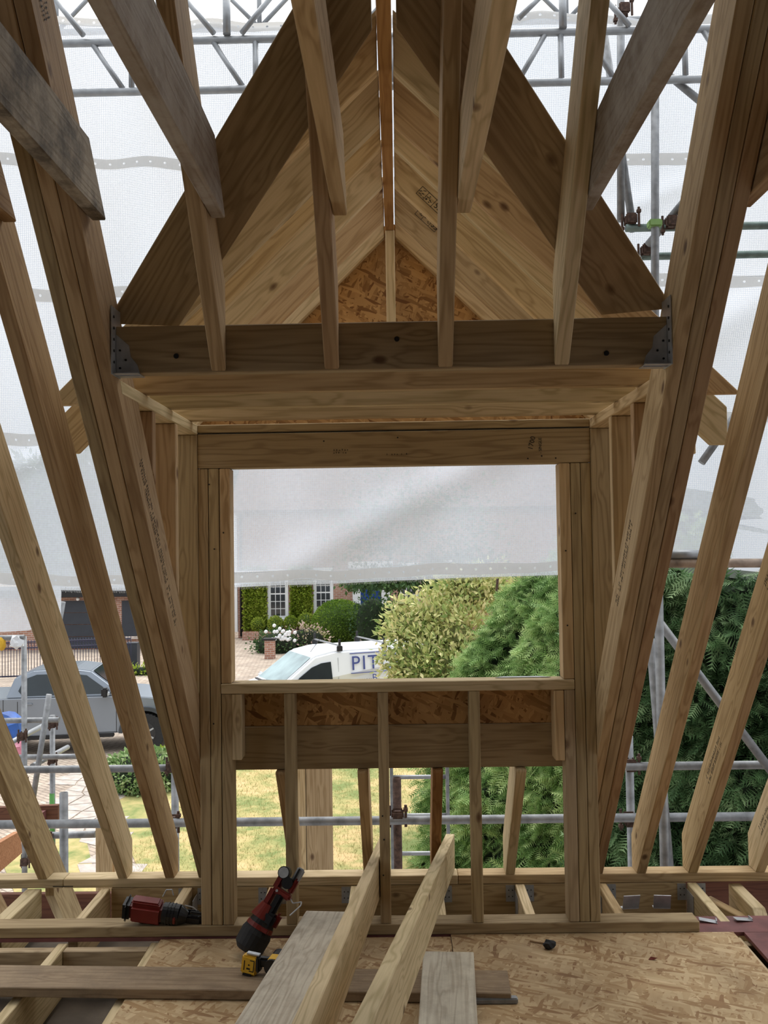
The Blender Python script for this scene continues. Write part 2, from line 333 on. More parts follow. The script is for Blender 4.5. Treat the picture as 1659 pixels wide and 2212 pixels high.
spec = [(-1.775, TREAT, 'pale rafter left of the loose nailer, its tail showing below the wall plate', True),
        (-1.380, PALE, 'pale greenish rafter landing on the plate beside the stub scaffold post', False),
        (-1.149, RED, 'reddish brown rafter next to the left trimmer group, big knot high up', False),
        (1.148, PINE, 'rafter next to the right trimmer group with a dark round knot', False),
        (1.397, PINE, 'rafter with long printed grading stamp, between two rafters before the hedge', False),
        (1.722, PALE, 'rafter at the right edge whose foot stands over the red boards', False),
        (-2.17, PINE, 'rafter at the far left edge, only its end by the left joists in view', True)]
RAFT = []
for x0, m, lb, tl in spec: RAFT.append(rafter('rafter', x0, m, lb, GW, tail=tl))
tlab = {-1: ('left', ('outermost', 'middle', 'innermost')), 1: ('right', ('innermost', 'middle', 'outermost'))}
for sgn in (-1, 1):
    for k in range(3):
        x0 = -.985+k*.0452 if sgn < 0 else .85+k*.0452
        pos = tlab[sgn][1][k]
        o = rafter('trimmer_rafter', x0, [TREAT, PINE, RED][k] if sgn < 0 else [PINE, TREAT, RED][k],
               f'{pos} of the three trimmer rafters bolted together at the {tlab[sgn][0]} of the dormer', 'trimmer rafters', w=.0432, tail=False)
        if (sgn, k) == (-1, 2): TRL = o
        if (sgn, k) == (1, 0): TRR = o
p = Vector((-.8492, 3.05, zu(3.05)))+nup*.05; stamp(TRL, p, dn, nup, .75, .016, 2, 3)
p = Vector((-.8492, 3.95, zu(3.95)))+nup*.05; stamp(TRL, p, dn, nup, .3, .016, 2, 4)
p = Vector((.8492, 3.25, zu(3.25)))+nup*.08; stamp(TRR, p, dn, nup, .4, .016, 2, 5)
p = Vector((1.3962, 3.1, zu(3.1)))+nup*.06; stamp(RAFT[4], p, dn, nup, .55, .02, 2, 6)
p = Vector((1.3962, 4.0, zu(4.0)))+nup*.06; stamp(RAFT[4], p, dn, nup, .28, .02, 2, 7)
p = Vector((1.7212, 4.3, zu(4.3)))+nup*.06; stamp(RAFT[5], p, dn, nup, .2, .02, 2, 8)
p = Vector((-.8492, 1.9, zu(1.9)))+nup*.06; stamp(TRL, p, dn, nup, .5, .02, 2, 9)
# header beam between the trimmers, on hangers
HB = box('header_beam', -.848, .848, 2.824, 2.869, 2.197, 2.345, TREAT)
tag(HB, 'horizontal trimmer beam across the dormer opening, under the jack rafters', 'beam')
for x, z in ((-.66, 2.25), (.02, 2.29), (.66, 2.235)):
    bm = bmesh.new(); addtube(bm, (0, 0, 0), (0, -.003, 0), .008, 12); link('bolt_head', frombm(bm), BLACK, HB, Matrix.Translation((x, 2.824, z)))
for sgn in (-1, 1):
    hg = empty('joist_hanger', (sgn*.84, 2.82, 2.19), f'bent galvanised joist hanger holding the {"left" if sgn<0 else "right"} end of the trimmer beam', 'joist hanger', 'joist hangers of the trimmer beam')
    xs = (sgn*.8485, sgn*.846)
    box('side_plate', min(xs), max(xs), 2.78, 2.87, 2.19, 2.40, GALV, hg, 0)
    a = sgn*.845; b_ = sgn*.80
    sheet('face_flange', [(a, 2.8215, 2.19), (b_-sgn*.03, 2.8215, 2.19), (b_-sgn*.02, 2.8215, 2.225), (b_, 2.8215, 2.25), (b_+sgn*.005, 2.8215, 2.285), (a, 2.8215, 2.32)][::(-sgn)], .0015, GALV, hg)
    box('seat_plate', min(a, b_-sgn*.03), max(a, b_-sgn*.03), 2.79, 2.87, 2.193, 2.1955, GALV, hg, 0)
    for i, (dxx, zz) in enumerate(((.012, 2.215), (.03, 2.24), (.012, 2.27))):
        bm = bmesh.new(); addtube(bm, (0, 0, 0), (0, -.002, 0), .0035, 8); link('nail', frombm(bm), BLACK, hg, Matrix.Translation((a-sgn*dxx, 2.8212, zz)))
    for i in range(5):
        bm = bmesh.new(); addtube(bm, (0, 0, 0), (-sgn*.002, 0, 0), .0045, 8); link('nail', frombm(bm), BLACK, hg, Matrix.Translation((sgn*.8455, 2.80, 2.23+.035*i)))
# jack rafters above the beam
for i, (x0, m, lb) in enumerate(((-.551, PINE, 'leftmost of the four jack rafters standing on the trimmer beam'), (-.203, RED, 'second jack rafter from the left, reddish, standing on the trimmer beam'),
                  (.145, PINE, 'jack rafter just right of the dormer ridge, nail points along its edge'), (.500, PALE, 'rightmost of the four jack rafters, with a knot above the beam'))):
    o = yzm('jack_rafter', x0, x0+.045, [(YT, zu(YT)), (2.821, zu(2.821)+.005), (2.821, zu(2.821, DV)), (YT, zu(YT, DV))], m)
    tag(o, lb, 'rafter', 'jack rafters above the trimmer beam')
# ceiling ties running back over our heads
def tie(x0, w, m, lb, ytip=2.61, ztip=2.60, h=.178):
    o = yzm('ceiling_tie', x0, x0+w, [(-.9, ztip), (ytip, ztip), (ytip-h/TAN, ztip+h), (-.9, ztip+h)], m)
    return tag(o, lb, 'ceiling joist', 'ceiling ties nailed to the rafters')
tie(-.848, .041, DIRTY, 'mould-spotted old ceiling joist nailed beside the left trimmer rafters')
tie(-.505, .040, SPLASH, 'split ceiling joist fixed to the leftmost jack rafter')
tie(-.157, .040, PINE, 'short-looking ceiling joist on the second jack rafter, left of the ridge')
tie(.191, .044, PALE, 'ceiling joist right of the ridge with a greenish cast end')
tie(.546, .036, SPLASH, 'ceiling joist splashed with white drips, on the rightmost jack rafter')
tie(.987, .042, RED, 'dark ceiling joist poking out right of the right trimmer rafters')
tie(-1.104, .040, RED, 'ceiling joist end at the left edge of the view, on the reddish rafter')
o = box('ridge_board', -3.4, 3.4, 1.10, 1.145, zu(YT)-.08, zu(YT)+.3, PINE); tag(o, 'main ridge board over the loft, above the camera', 'ridge board')
# ---------------- dormer roof (setting), with each timber a part
DR = empty('dormer_roof', (0, 3.7, 2.2), 'dormer roof of sawn rafters, layboards and ridge seen from below', kind='structure')
box('ridge_beam', -.027, .018, 2.30, 4.69, 3.235, 3.40, RIDGE, DR)
TA = math.tan(math.radians(44.5)); rc = .145/math.cos(math.radians(44.5))
def dorm(y0, m, m2, xe=1.47, zb=3.218, lvl=None, w=.045):
    for sg, mm in ((-1, m), (1, m2)):
        g = .031 if sg < 0 else .0235; xr = xe
        zb0 = zb
        zt_ = zb0-(xr-g)*TA+rc
        pts = [(sg*g, zb0), (sg*(xr-.06), zb0-(xr-.06-g)*TA), (sg*xr, zt_-.145), (sg*xr, zt_), (sg*g, zb0+rc)]
        if lvl is not None:
            xb = g+(zb0-lvl)/TA; xt = g+(zb0+rc-lvl)/TA
            pts = [(sg*g, zb0), (sg*xb, lvl), (sg*(xt-.004), lvl), (sg*g, zb0+rc)]
        if sg > 0: pts = pts
        o = xzm('rafter', y0, y0+w, pts, mm, DR)
    return o
dorm(2.99, PINE, PALE, lvl=2.76); dorm(3.375, PALE, PINE, lvl=2.192); dorm(3.585, PINE, PALE, 1.295); last = dorm(3.97, PALE, PINE, 1.295)
l2 = dorm(4.38, PINE, PINE, 1.25); dorm(4.65, PALE, PINE, 1.2, w=.04)
box('king_post', -.025, .021, 4.60, 4.648, 2.35, 3.235, PALE, DR)
sheet('gable_board', [(-.95, 4.705, 2.15), (.95, 4.705, 2.15), (1.08, 4.705, 2.36), (.02, 4.705, 3.30), (-.02, 4.705, 3.30), (-1.08, 4.705, 2.36)], .011, OSBD, DR)
# timber stamps "55" on two rafter faces
for k, (Y_, xx, zz) in enumerate(((3.968, .115, 3.178), (4.378, .118, 3.235))):
    a = math.radians(-44.5); ex = Vector((math.cos(a), 0, math.sin(a))); ez = Vector((-math.sin(a), 0, math.cos(a)))
    M = Matrix(((ex.x, ez.x, 0, xx), (0, 0, -1, Y_-.0005), (ex.z, ez.z, 0, zz), (0, 0, 0, 1)))
    bm = bmesh.new()
    for (x0, y0, x1, y1) in ((0, 0, .13, .002), (0, .042, .13, .044), (0, 0, .002, .044), (.128, 0, .13, .044), (.04, 0, .042, .044), (.086, 0, .088, .044)): addbox(bm, ((x0+x1)/2, (y0+y1)/2, 0), (x1-x0, y1-y0, .0006))
    for q in range(10): addbox(bm, (.006+random.random()*.03, .008+random.random()*.03, 0), (.006, .003, .0006)); addbox(bm, (.048+random.random()*.03, .008+random.random()*.03, 0), (.007, .003, .0006))
    link('grading_stamp', frombm(bm), INK, DR, M)
    text('grading_stamp', '55', .036, M @ Matrix.Translation((.094, .01, 0)), INK, DR)
# layboards on top of the jack rafters: planks in the main roof plane
def plane_pt(x, z, off): return Vector((x, 4.564-(z-.045-off)/TAN, z))
for sg in (-1, 1):
    z0 = 2.385
    if sg > 0: q = [(.030, 3.014), (.664, 2.372), (.875, 2.385), (.865, 2.41), (.030, 3.275)]
    else: q = [(-.034, 3.010), (-.671, 2.363), (-.872, 2.372), (-.871, 2.406), (-.034, 3.262)]
    P = [plane_pt(x, z, DV+.004) for x, z in q]
    e = (P[1]-P[0]).normalized(); pn = Vector((0, math.sin(PH), math.cos(PH)))
    dz = e.cross(Vector(pn)); ins = (P[4]-P[0]).dot(dz)
    if ins < 0: dz = -dz
    poly = [((p_-P[0]).dot(e), (p_-P[0]).dot(dz)) for p_ in P]
    dy = dz.cross(e); O = P[0] if dy.dot(pn) > 0 else P[0]+pn*.032
    member('layboard', O, e, dz, .032, poly, DARKW, DR, bev=.002)
# dormer ceiling joists, spanning the cheeks
for k, (y0, m) in enumerate(((3.165, PINE), (3.515, PALE), (3.865, PALE))): box('ceiling_joist', -.93, .93, y0, y0+.045, 2.192, 2.285, m, DR)
# ---------------- cheek walls of the dormer
for sg, nm in ((-1, 'wall_left'), (1, 'wall_right')):
    wl = empty(nm, (sg*.9, 3.5, 1.2), f'{"left" if sg<0 else "right"} cheek wall of the dormer, open studs under a top plate', kind='structure')
    x0, x1 = (-.942, -.85) if sg < 0 else (.85, .942)
    yzm('top_plate', x0, x1, [(2.90, 2.147), (4.085, 2.147), (4.085, 2.190), (2.875, 2.190)], PALE if sg < 0 else PINE, wl)
    for yy, m in ((3.985, TREAT), (3.60, PINE), (3.262, RED)):
        zb = zu(yy, DV)+.006; yy1 = yy+.042
        yzm('stud', x0, x1, [(yy, zb), (yy, 2.146), (yy1, 2.146), (yy1, zu(yy1, DV)+.006)], m, wl)
# ---------------- front stud wall with the window opening
WF = empty('wall_front', (0, 4.04, 0), 'front stud wall of the dormer framing an unglazed window opening', kind='structure')
Y0, Y1 = 3.996, 4.088
box('sole_plate', -1.95, 1.265, Y0-.005, Y1, 0.0, .045, TREAT, WF)
for x0, x1, z0, z1, m in ((-.850, -.806, .045, 1.998, TREAT), (-.803, -.759, .045, 1.998, TREAT), (-.7555, -.711, 1.071, 1.998, PINE), (-.7555, -.711, .045, 1.025, TREAT),
        (.806, .850, .045, 1.998, TREAT), (.762, .804, .045, 1.998, TREAT), (.714, .760, 1.071, 1.998, PINE), (.716, .760, .045, 1.025, DARKW),
        (-.486, -.441, .045, 1.025, TREAT), (-.084, -.040, .045, 1.025, TREAT), (.309, .354, .045, 1.025, TREAT)):
    box('stud', x0, x1, Y0, Y1, z0, z1, m, WF)
LN = box('lintel', -.850, .850, Y0-.002, Y1, 2.000, 2.148, TREAT, WF)
box('top_plate', -.850, .850, Y0+.002, Y1, 2.155, 2.190, TREAT, WF)
box('sill_plate', -.757, .760, Y0-.002, Y1+.004, 1.026, 1.070, PALE, WF)
for x0, x1 in ((-.713, -.669), (.671, .715)): box('packer', x0+.001, x1-.001, Y0, Y1, .743 if x0 < 0 else .725, 1.024, PALE if x0 < 0 else PINE, WF)
box('rail_board', -.90, .90, Y1+.004, Y1+.049, .678, .866, TREAT, WF)
sheet('sheathing_board', [(-.84, Y1+.012, .867), (.84, Y1+.012, .867), (.84, Y1+.012, 1.065), (-.84, Y1+.012, 1.065)], .011, OSBD, WF)
text('pencil_note', '1700', .03, Matrix(((0, -1, 0, .60), (0, 0, -1, Y0-.0035), (1, 0, 0, 2.055), (0, 0, 0, 1))) @ Matrix.Rotation(-.25, 4, 'Z'), INK, WF, .0002)
text('pencil_note', '- SINGLE', .018, Matrix(((0, -1, 0, .64), (0, 0, -1, Y0-.0035), (1, 0, 0, 2.04), (0, 0, 0, 1))), INK, WF, .0002)
stamp(WF, (-.26, Y0-.003, 2.055), (1, 0, 0), (0, 0, 1), .06, .008, 2, 12); stamp(WF, (-.03, Y0-.003, 2.045), (1, 0, 0), (0, 0, 1), .09, .009, 1, 13)
bm = bmesh.new()
for x, z in ((-.8, 1.93), (-.74, 1.72), (-.78, 1.65), (.735, 1.62), (.78, 1.78), (.735, 1.3), (-.79, .9), (-.07, .5), (-.065, .4), (-.07, .25), (.02, 2.12), (-.3, 2.11), (.58, 2.02), (.7, 2.02), (.64, 2.03)):
    addtube(bm, (x, Y0-.001, z), (x, Y0-.003, z), .0035, 8)
o = link('nail_head', frombm(bm), BLACK, WF); o['kind'] = 'stuff'
# short studs' trimmed rafters between plate and rail board
for x0, m in ((-.535, PINE), (-.178, PINE), (.150, RIDGE), (.512, PALE)):
    o = yzm('cripple_rafter', x0, x0+.045, [(4.062, zu(4.062)), (4.564, .045), (4.659, .045), (4.659, zu(4.659, DV)), (4.142, zu(4.142, DV)), (4.142, .676), (4.062, .676)], m)
    tag(o, {-.535: 'cripple rafter behind the stud left of the leaning nailer, under the rail board', -.178: 'cripple rafter between the upright planks and the ladder, under the rail board',
            .150: 'orange cripple rafter seen against the ladder, under the rail board', .512: 'pale edged cripple rafter before the hedge, under the rail board'}[x0], 'rafter', 'cripple rafters under the window')
# ---------------- wall plate and floor
WP = empty('trim_1', (0, 4.6, 0), 'timber wall plate carrying the rafter feet', kind='structure')
for x0, x1, m in ((-3.2, -1.65, PALE), (-1.648, .28, PALE), (.282, 3.2, PINE)): box('wall_plate', x0, x1, 4.564, 4.659, .001, .045, m, WP)
box('wall_plate_joint', -1.70, -1.60, 4.5632, 4.5638, .008, .012, INK, WP, 0)
FL = empty('floor', (0, 2.5, 0), 'loft floor of joists, OSB sheets and red primed boards', kind='structure')
JX = [(-2.23, -2.185, PINE), (-1.83, -1.755, PALE), (-1.461, -1.418, PALE), (-1.062, -1.016, PALE), (-.64, -.596, PINE), (-.241, -.197, PALE), (.160, .204, PALE), (.557, .602, PALE), (.955, .999, PINE), (1.388, 1.434, PALE), (1.80, 1.845, PALE), (2.2, 2.245, PINE)]
for x0, x1, m in JX:
    box('joist', x0, x1, -1.6, 3.986, -.215, -.020, m, FL); box('joist', x0, x1, 4.10, 4.566, -.195, -.001, m, FL)
for (a0, a1, _), (b0, b1, _) in zip(JX, JX[1:]):
    box('noggin', a1+.001, b0-.001, 3.915, 3.958, -.19, -.024, DARKW, FL)
box('rim_joist', -1.415, 1.385, 4.568, 4.612, -.2, -.002, PINE, FL)
box('rim_joist', -3.0, -1.417, 5.26, 5.30, -.80, -.285, OXIDE, FL); box('rim_joist', 1.387, 3.0, 4.82, 4.86, -.26, -.03, OXIDE, FL)
def board(x0, x1, y0, y1, z1, t, mat, nm='floor_board'):
    return sheet(nm, [(x0, y0, z1), (x1, y0, z1), (x1, y1, z1), (x0, y1, z1)], t, mat, FL)
board(-1.018, .21, 2.93, 3.972, -.001, .018, OSB); board(.213, 1.405, 2.93, 3.990, .001, .018, OSB); board(-1.045, .3, 1.3, 2.926, -.001, .018, OSB); board(.303, 1.405, 1.3, 2.926, .000, .018, OSB)
board(-1.045, 1.405, -1.6, 1.297, -.001, .018, OSB)
board(-3, .6, 3.992, 4.12, -.001, .016, REDB); board(.603, 1.9, 3.992, 4.16, -.0012, .016, REDB); board(1.450, 3.0, 2.6, 3.988, -.0005, .016, REDB); board(1.902, 3.0, 3.99, 4.16, -.001, .016, REDB); board(1.45, 3.0, -1.6, 2.59, -.0005, .016, REDB)
board(-3.4, -1.046, -1.6, 1.6, -.001, .018, OSB)
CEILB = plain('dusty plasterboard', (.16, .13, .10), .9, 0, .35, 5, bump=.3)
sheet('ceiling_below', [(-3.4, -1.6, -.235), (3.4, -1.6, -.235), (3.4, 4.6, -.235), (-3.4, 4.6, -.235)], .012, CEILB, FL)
# unseen rear roof slope and gable walls, added to block light from behind
FELT = plain('roof felt', (.035, .03, .028), .9, 0, .2, 4)
RB = sheet('ceiling', [(-3.4, 1.1, zu(YT)+.3), (3.4, 1.1, zu(YT)+.3), (3.4, -1.9, .1), (-3.4, -1.9, .1)], .02, FELT); tag(RB, 'felted rear roof slope added behind the camera to block light', kind='structure')
BRI = plain('added block wall', (.16, .14, .12), .9, 0, .2, 6, bump=.3)
for sg, nm in ((-1, 'wall_added_left'), (1, 'wall_added_right')):
    o = sheet(nm, [(sg*3.42, -1.9, -.2), (sg*3.42, 1.12, -.2), (sg*3.42, 1.12, zu(YT)+.2)], .1, BRI); tag(o, f'block gable wall added to shade the loft on the {"left" if sg<0 else "right"}, behind the camera', kind='structure')
# unseen corrugated roof, added to keep overhead sky light off the timber
bm = bmesh.new(); pr = None
for i in range(241):
    x = -4.5+9*i/240; z = .02*math.sin(i*math.pi/2)
    a = bm.verts.new((x, -2.6, z-.45)); b_ = bm.verts.new((x, 3.75, z+.0))
    if pr: bm.faces.new((pr[0], a, b_, pr[1]))
    pr = (a, b_)
o = link('shading_roof', frombm(bm), plain('corrugated steel sheet', (.16, .17, .18), .6, .2, .15, 3), None, Matrix.Translation((0, 0, 5.25))); tag(o, 'corrugated roof sheeting added above the view to shade the loft', kind='structure')
# hangers between outer joists and rim
for x in (-1.016, -.625, -.219, .182, .580, .977, 1.41):
    h = empty('joist_hanger', (x, 4.56, -.1), None, 'joist hanger', 'galvanised hangers along the rim joist')
    h['label'] = {-1.016: 'joist hanger on the rim joist by the lying nailer', -.625: 'joist hanger on the rim joist behind the left window posts', -.219: 'joist hanger on the rim joist left of the long leaning timbers', .182: 'joist hanger on the rim joist right of the far leaning timber',
        .580: 'joist hanger on the rim joist seen left of the right window posts', .977: 'joist hanger on the rim joist right of the right window posts', 1.41: 'joist hanger at the right end of the rim joist'}[x]
    for sg in (-1, 1):
        a = x+sg*.0255; b_ = x+sg*.068
        box('flange', min(a, b_), max(a, b_), 4.5655, 4.5672, -.085, -.006, GALV, h, 0)
        a2 = x+sg*.0235; bb = x+sg*.0245
        box('strap', min(a2, bb)-.0003, max(a2, bb)+.0003, 4.46, 4.567, -.19, -.03, GALV, h, 0)
        for q in range(4):
            bm = bmesh.new(); addtube(bm, (0, 0, 0), (0, -.0015, 0), .003, 6); link('nail', frombm(bm), BLACK, h, Matrix.Translation((x+sg*(.036+.018*(q % 2)), 4.5650, -.03-.03*(q//2))))
# bent strap offcuts lying by the sole plate
for i, (x, y, z, lb, rz) in enumerate(((1.03, 4.22, .012, 'dark square steel plate standing left of its twin behind the sole plate', .1), (1.17, 4.22, .012, 'dark square steel plate leaning right of its twin behind the sole plate', -.1),
        (1.335, 4.10, .002, 'flat bright steel plate lying at the end of the sole plate', -.2), (1.49, 4.11, .002, 'flat bright steel plate lying on the red board near the right edge', .15),
        (-1.30, 4.115, .002, 'pale offcut plate on the floor behind the sole plate, left of the lying nailer', 0.1), (.20, 4.13, .002, 'white offcut plate behind the sole plate beside the leaning timber', 0), (.29, 4.13, .002, 'white offcut plate behind the sole plate, right of the other one', .1))):
    bm = bmesh.new()
    if i < 2: addbox(bm, (0, 0, .035), (.075, .003, .07), Matrix.Rotation(.35, 4, 'X')); addbox(bm, (0, .012, .0), (.075, .03, .003))
    else: addbox(bm, (0, 0, .003), (.075, .035, .002), Matrix.Rotation(.12, 4, 'Y')); addbox(bm, (.035, 0, .006), (.003, .035, .008))
    o = link('steel_plate', frombm(bm), GALV if i < 4 else WHITE, None, Matrix.Translation((x, y, z)) @ Matrix.Rotation(rz, 4, 'Z')); tag(o, lb, 'steel plate', 'steel plates by the sole plate')
# chunky notched block at the right, offcuts
o = yzm('timber_offcut', 1.60, 1.66, [(4.60, -.02), (4.30, -.02), (4.20, -.10), (4.17, -.19), (4.60, -.19)], PALE); tag(o, 'splintered pale timber offcut wedged behind the red boards at right', 'offcut')
o = beam('timber_offcut', (1.50, 4.62, -.19), (1.62, 4.30, -.19), .05, .10, PINE); tag(o, 'short timber block lying under the plate at right', 'offcut')
bm = bmesh.new(); addbox(bm, (0, 0, .035), (.05, .09, .07), bev=.008); addbox(bm, (0, 0, .073), (.03, .06, .006)); o = link('tool_case', frombm(bm), BLACK, None, Matrix.Translation((1.63, 4.0, .0))); tag(o, 'black tool casing cut by the right edge, on the red board', 'tool')
# ---------------- loose timbers
LP = beam('long_plank', (-2.3, 3.60, 0.001), (.40, 3.485, 0.001), .182, .037, BROWNP); tag(LP, 'long brown stained plank lying across the floor from the left', 'plank')
T1a, T1b = Vector((-.3135, 4.0, .053)), Vector((-.41, 2.79, .19)); d = (T1b-T1a)
T1 = beam('wide_board', T1a+d*-.0, T1a+d*1.55, .182, .045, GREYW, upv=(0, 0, 1)); tag(T1, 'wide whitish board lying flat beside the left long timber, end on the sole plate', 'board')
a, b_ = Vector((-.074, 4.65, .046)), Vector((-.220, 2.1, .43)); d = b_-a
T2 = beam('long_timber', a, a+d*1.25, .044, .165, PALE); tag(T2, 'left one of two long timbers on edge, knotty, resting on the wall plate', 'timber', 'long timbers on edge')
a, b_ = Vector((.249, 4.65, .046)), Vector((-.083, 2.0, .475)); d = b_-a
T3 = beam('long_timber', a, a+d*1.25, .044, .165, PALE); tag(T3, 'right one of two long timbers on edge, resting on the wall plate', 'timber', 'long timbers on edge')
T4 = beam('short_board', (.185, 3.65, .040), (.13, 2.7, .040), .195, .038, GREYW); tag(T4, 'weathered grey board lying across the brown plank', 'board')
o = box('pipe_offcut', .235, .425, 3.40, 3.57, -.0, .02, TUBE); bpy.data.objects.remove(o)
bm = bmesh.new(); addbox(bm, (.335, 3.405, .011), (.17, .03, .02), bev=.004); o = link('steel_strip', frombm(bm), TUBE); tag(o, 'dull grey steel strip in front of the right end of the brown plank', 'strip')
# saw horse behind the camera carrying the long timbers
SH = empty('trestle', (0, .9, 0), 'wooden trestle behind the camera holding up the long timbers', 'trestle')
box('top_rail', -.9, .5, 1.30, 1.36, .47, .54, PINE, SH)
for x in (-.8, .4):
    for sg in (-1, 1): beam('leg', (x, 1.33+sg*.25, 0), (x, 1.33+sg*.03, .48), .045, .07, PINE, SH)
# ---------------- debris
def blob(name, c, r, mat, lb, cat, seed=0, sub=2, rough=.25):
    bm = bmesh.new(); bmesh.ops.create_icosphere(bm, subdivisions=sub, radius=1); rr = random.Random(seed)
    for v in bm.verts: v.co = Vector((v.co.x*r[0], v.co.y*r[1], v.co.z*r[2]))*(1+rr.uniform(-rough, rough))
    o = link(name, frombm(bm), mat, None, Matrix.Translation(c)); tag(o, lb, cat); return o
c = atz(1187, 2050, 0); blob('coal_lump', c+Vector((0, 0, .018)), (.024, .02, .018), BLACKR, 'small black lump lying on the OSB floor', 'lump', 3)
a = atz(1145, 2034, .002); b_ = atz(1178, 2040, .002); o = tube('splinter', a+Vector((0, 0, .003)), b_+Vector((0, 0, .003)), .003, RED, seg=6); tag(o, 'thin reddish wood splinter pointing at the black lump', 'splinter')
c = atz(1410, 2073, .002); bm = bmesh.new(); vs_ = [bm.verts.new(p_) for p_ in ((-.018, 0, 0), (-.005, .01, .008), (.012, .004, .002), (.018, -.008, .01), (.0, -.006, .001))]; bm.faces.new(vs_)
o = link('dry_leaf', frombm(bm), plain('dry leaf', (.16, .03, .015), .8), None, Matrix.Translation(c)); tag(o, 'curled dark red leaf on the OSB floor', 'leaf')
bm = bmesh.new(); bmesh.ops.create_grid(bm, x_segments=26, y_segments=12, size=1)
for v in bm.verts:
    x, y = v.co.x, v.co.y; v.co = Vector((x*.17, y*.10, .05*max(0, 1-x*x)*max(0, 1-y*y)+.012*abs(math.sin(9*x+5*y)*math.cos(7*y)) + .004))
PL = plain('clear plastic bag', (.62, .60, .57), .25, 0, .08, 8); o = link('plastic_bag', frombm(bm, smooth=True), PL, None, Matrix.Translation((.475, 2.945, .0))); tag(o, 'crumpled whitish plastic bag at the bottom edge on the OSB', 'bag')
# light blue/white rubble in the open joist bay
for i, (x, y) in enumerate(((-1.25, 3.1), (-1.33, 3.2), (-1.2, 3.25), (-1.36, 3.0), (-1.15, 3.05))):
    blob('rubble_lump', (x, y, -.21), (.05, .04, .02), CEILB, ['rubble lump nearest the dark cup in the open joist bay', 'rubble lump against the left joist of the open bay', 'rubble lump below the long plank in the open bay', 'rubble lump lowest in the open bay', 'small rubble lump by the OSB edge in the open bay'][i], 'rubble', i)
bm = bmesh.new(); addtube(bm, (0, 0, 0), (0, 0, .03), .045, 20); addtube(bm, (0, 0, .03), (0, 0, .036), .048, 20); addtube(bm, (0, 0, .036), (0, 0, .04), .036, 20)
o = link('round_cap', frombm(bm), plain('navy cap', (.03, .045, .07), .4), None, Matrix.Translation((-1.16, 3.33, -.2))); tag(o, 'dark round cap lying down in the open joist bay', 'cap')
# ---------------- tools
def nailer(root):
    """cordless framing nailer, barrel along +X, battery end at the origin side, z up"""
    def prt(nm, mat, fn, smooth=False):
        bm = bmesh.new(); fn(bm); return link(nm, frombm(bm, smooth=smooth), mat, root, wmat(root))
    def body(bm):
        addbox(bm, (.085, 0, .055), (.15, .082, .09), bev=.016); addbox(bm, (.08, 0, .10), (.12, .05, .018), bev=.006)
    prt('motor_housing', REDP, body)
    prt('end_cap', BLACK, lambda bm: addbox(bm, (.0, 0, .055), (.03, .088, .094), bev=.014))
    def fr(bm):
        addtube(bm, (.155, 0, .055), (.225, 0, .055), .043, 20); addtube(bm, (.225, 0, .055), (.26, 0, .05), .043, 20, r1=.024)
        for x in (.172, .186, .2): addtube(bm, (x, 0, .055), (x+.005, 0, .055), .046, 20)
    prt('front_collar', BLACK, fr)
    prt('red_ring', REDP, lambda bm: (addbox(bm, (.212, 0, .055), (.012, .094, .03), bev=.003), addbox(bm, (.245, 0, .05), (.012, .05, .03), bev=.003)))
    def nose(bm):
        addbox(bm, (.285, 0, .045), (.07, .03, .035), bev=.005); addbox(bm, (.325, 0, .04), (.03, .016, .05), bev=.003); addbox(bm, (.30, .0, .075), (.06, .012, .012), bev=.003); addbox(bm, (.28, .018, .05), (.05, .008, .05), bev=.002)
    prt('nose', BLACK, nose)
    prt('safety_foot', GALV, lambda bm: (addbox(bm, (.345, 0, .03), (.02, .02, .02), bev=.002), path(bm, [(.24, .02, .09), (.275, .022, .085), (.33, .012, .05)], .003)))
    def mag(bm):
        M = Matrix.Translation((.25, 0, -.02)) @ Matrix.Rotation(.35, 4, 'Y'); addbox(bm, (-.08, 0, -.03), (.24, .022, .045), M, bev=.005)
    prt('magazine', BLACK, mag)
    def grip(bm): addbox(bm, (.13, 0, -.02), (.035, .032, .09), bev=.01)
    prt('handle', BLACK, grip)
    prt('hook', GALV, lambda bm: path(bm, [(.14, .03, .11), (.15, .045, .135), (.175, .045, .14), (.185, .035, .12)], .0025, 8))
N1 = empty('nail_gun', (0, 0, 0), 'red and black cordless nail gun lying on its side on the sole plate', 'nail gun')
a = at(285, 1955, 4.03); b_ = at(430, 1975, 4.03)
ex = (b_-a).normalized(); ez = Vector((0, -.25, 1)); ez = (ez-ex*ez.dot(ex)).normalized(); ey = ez.cross(ex)
c0 = at(268, 1949, 4.03)
c0 = Vector((c0.x, 4.03, .0))
N1.matrix_basis = Matrix(((ex.x, ey.x, ez.x, c0.x+.012), (ex.y, ey.y, ez.y, c0.y), (ex.z, ey.z, ez.z, .062), (0, 0, 0, 1)))
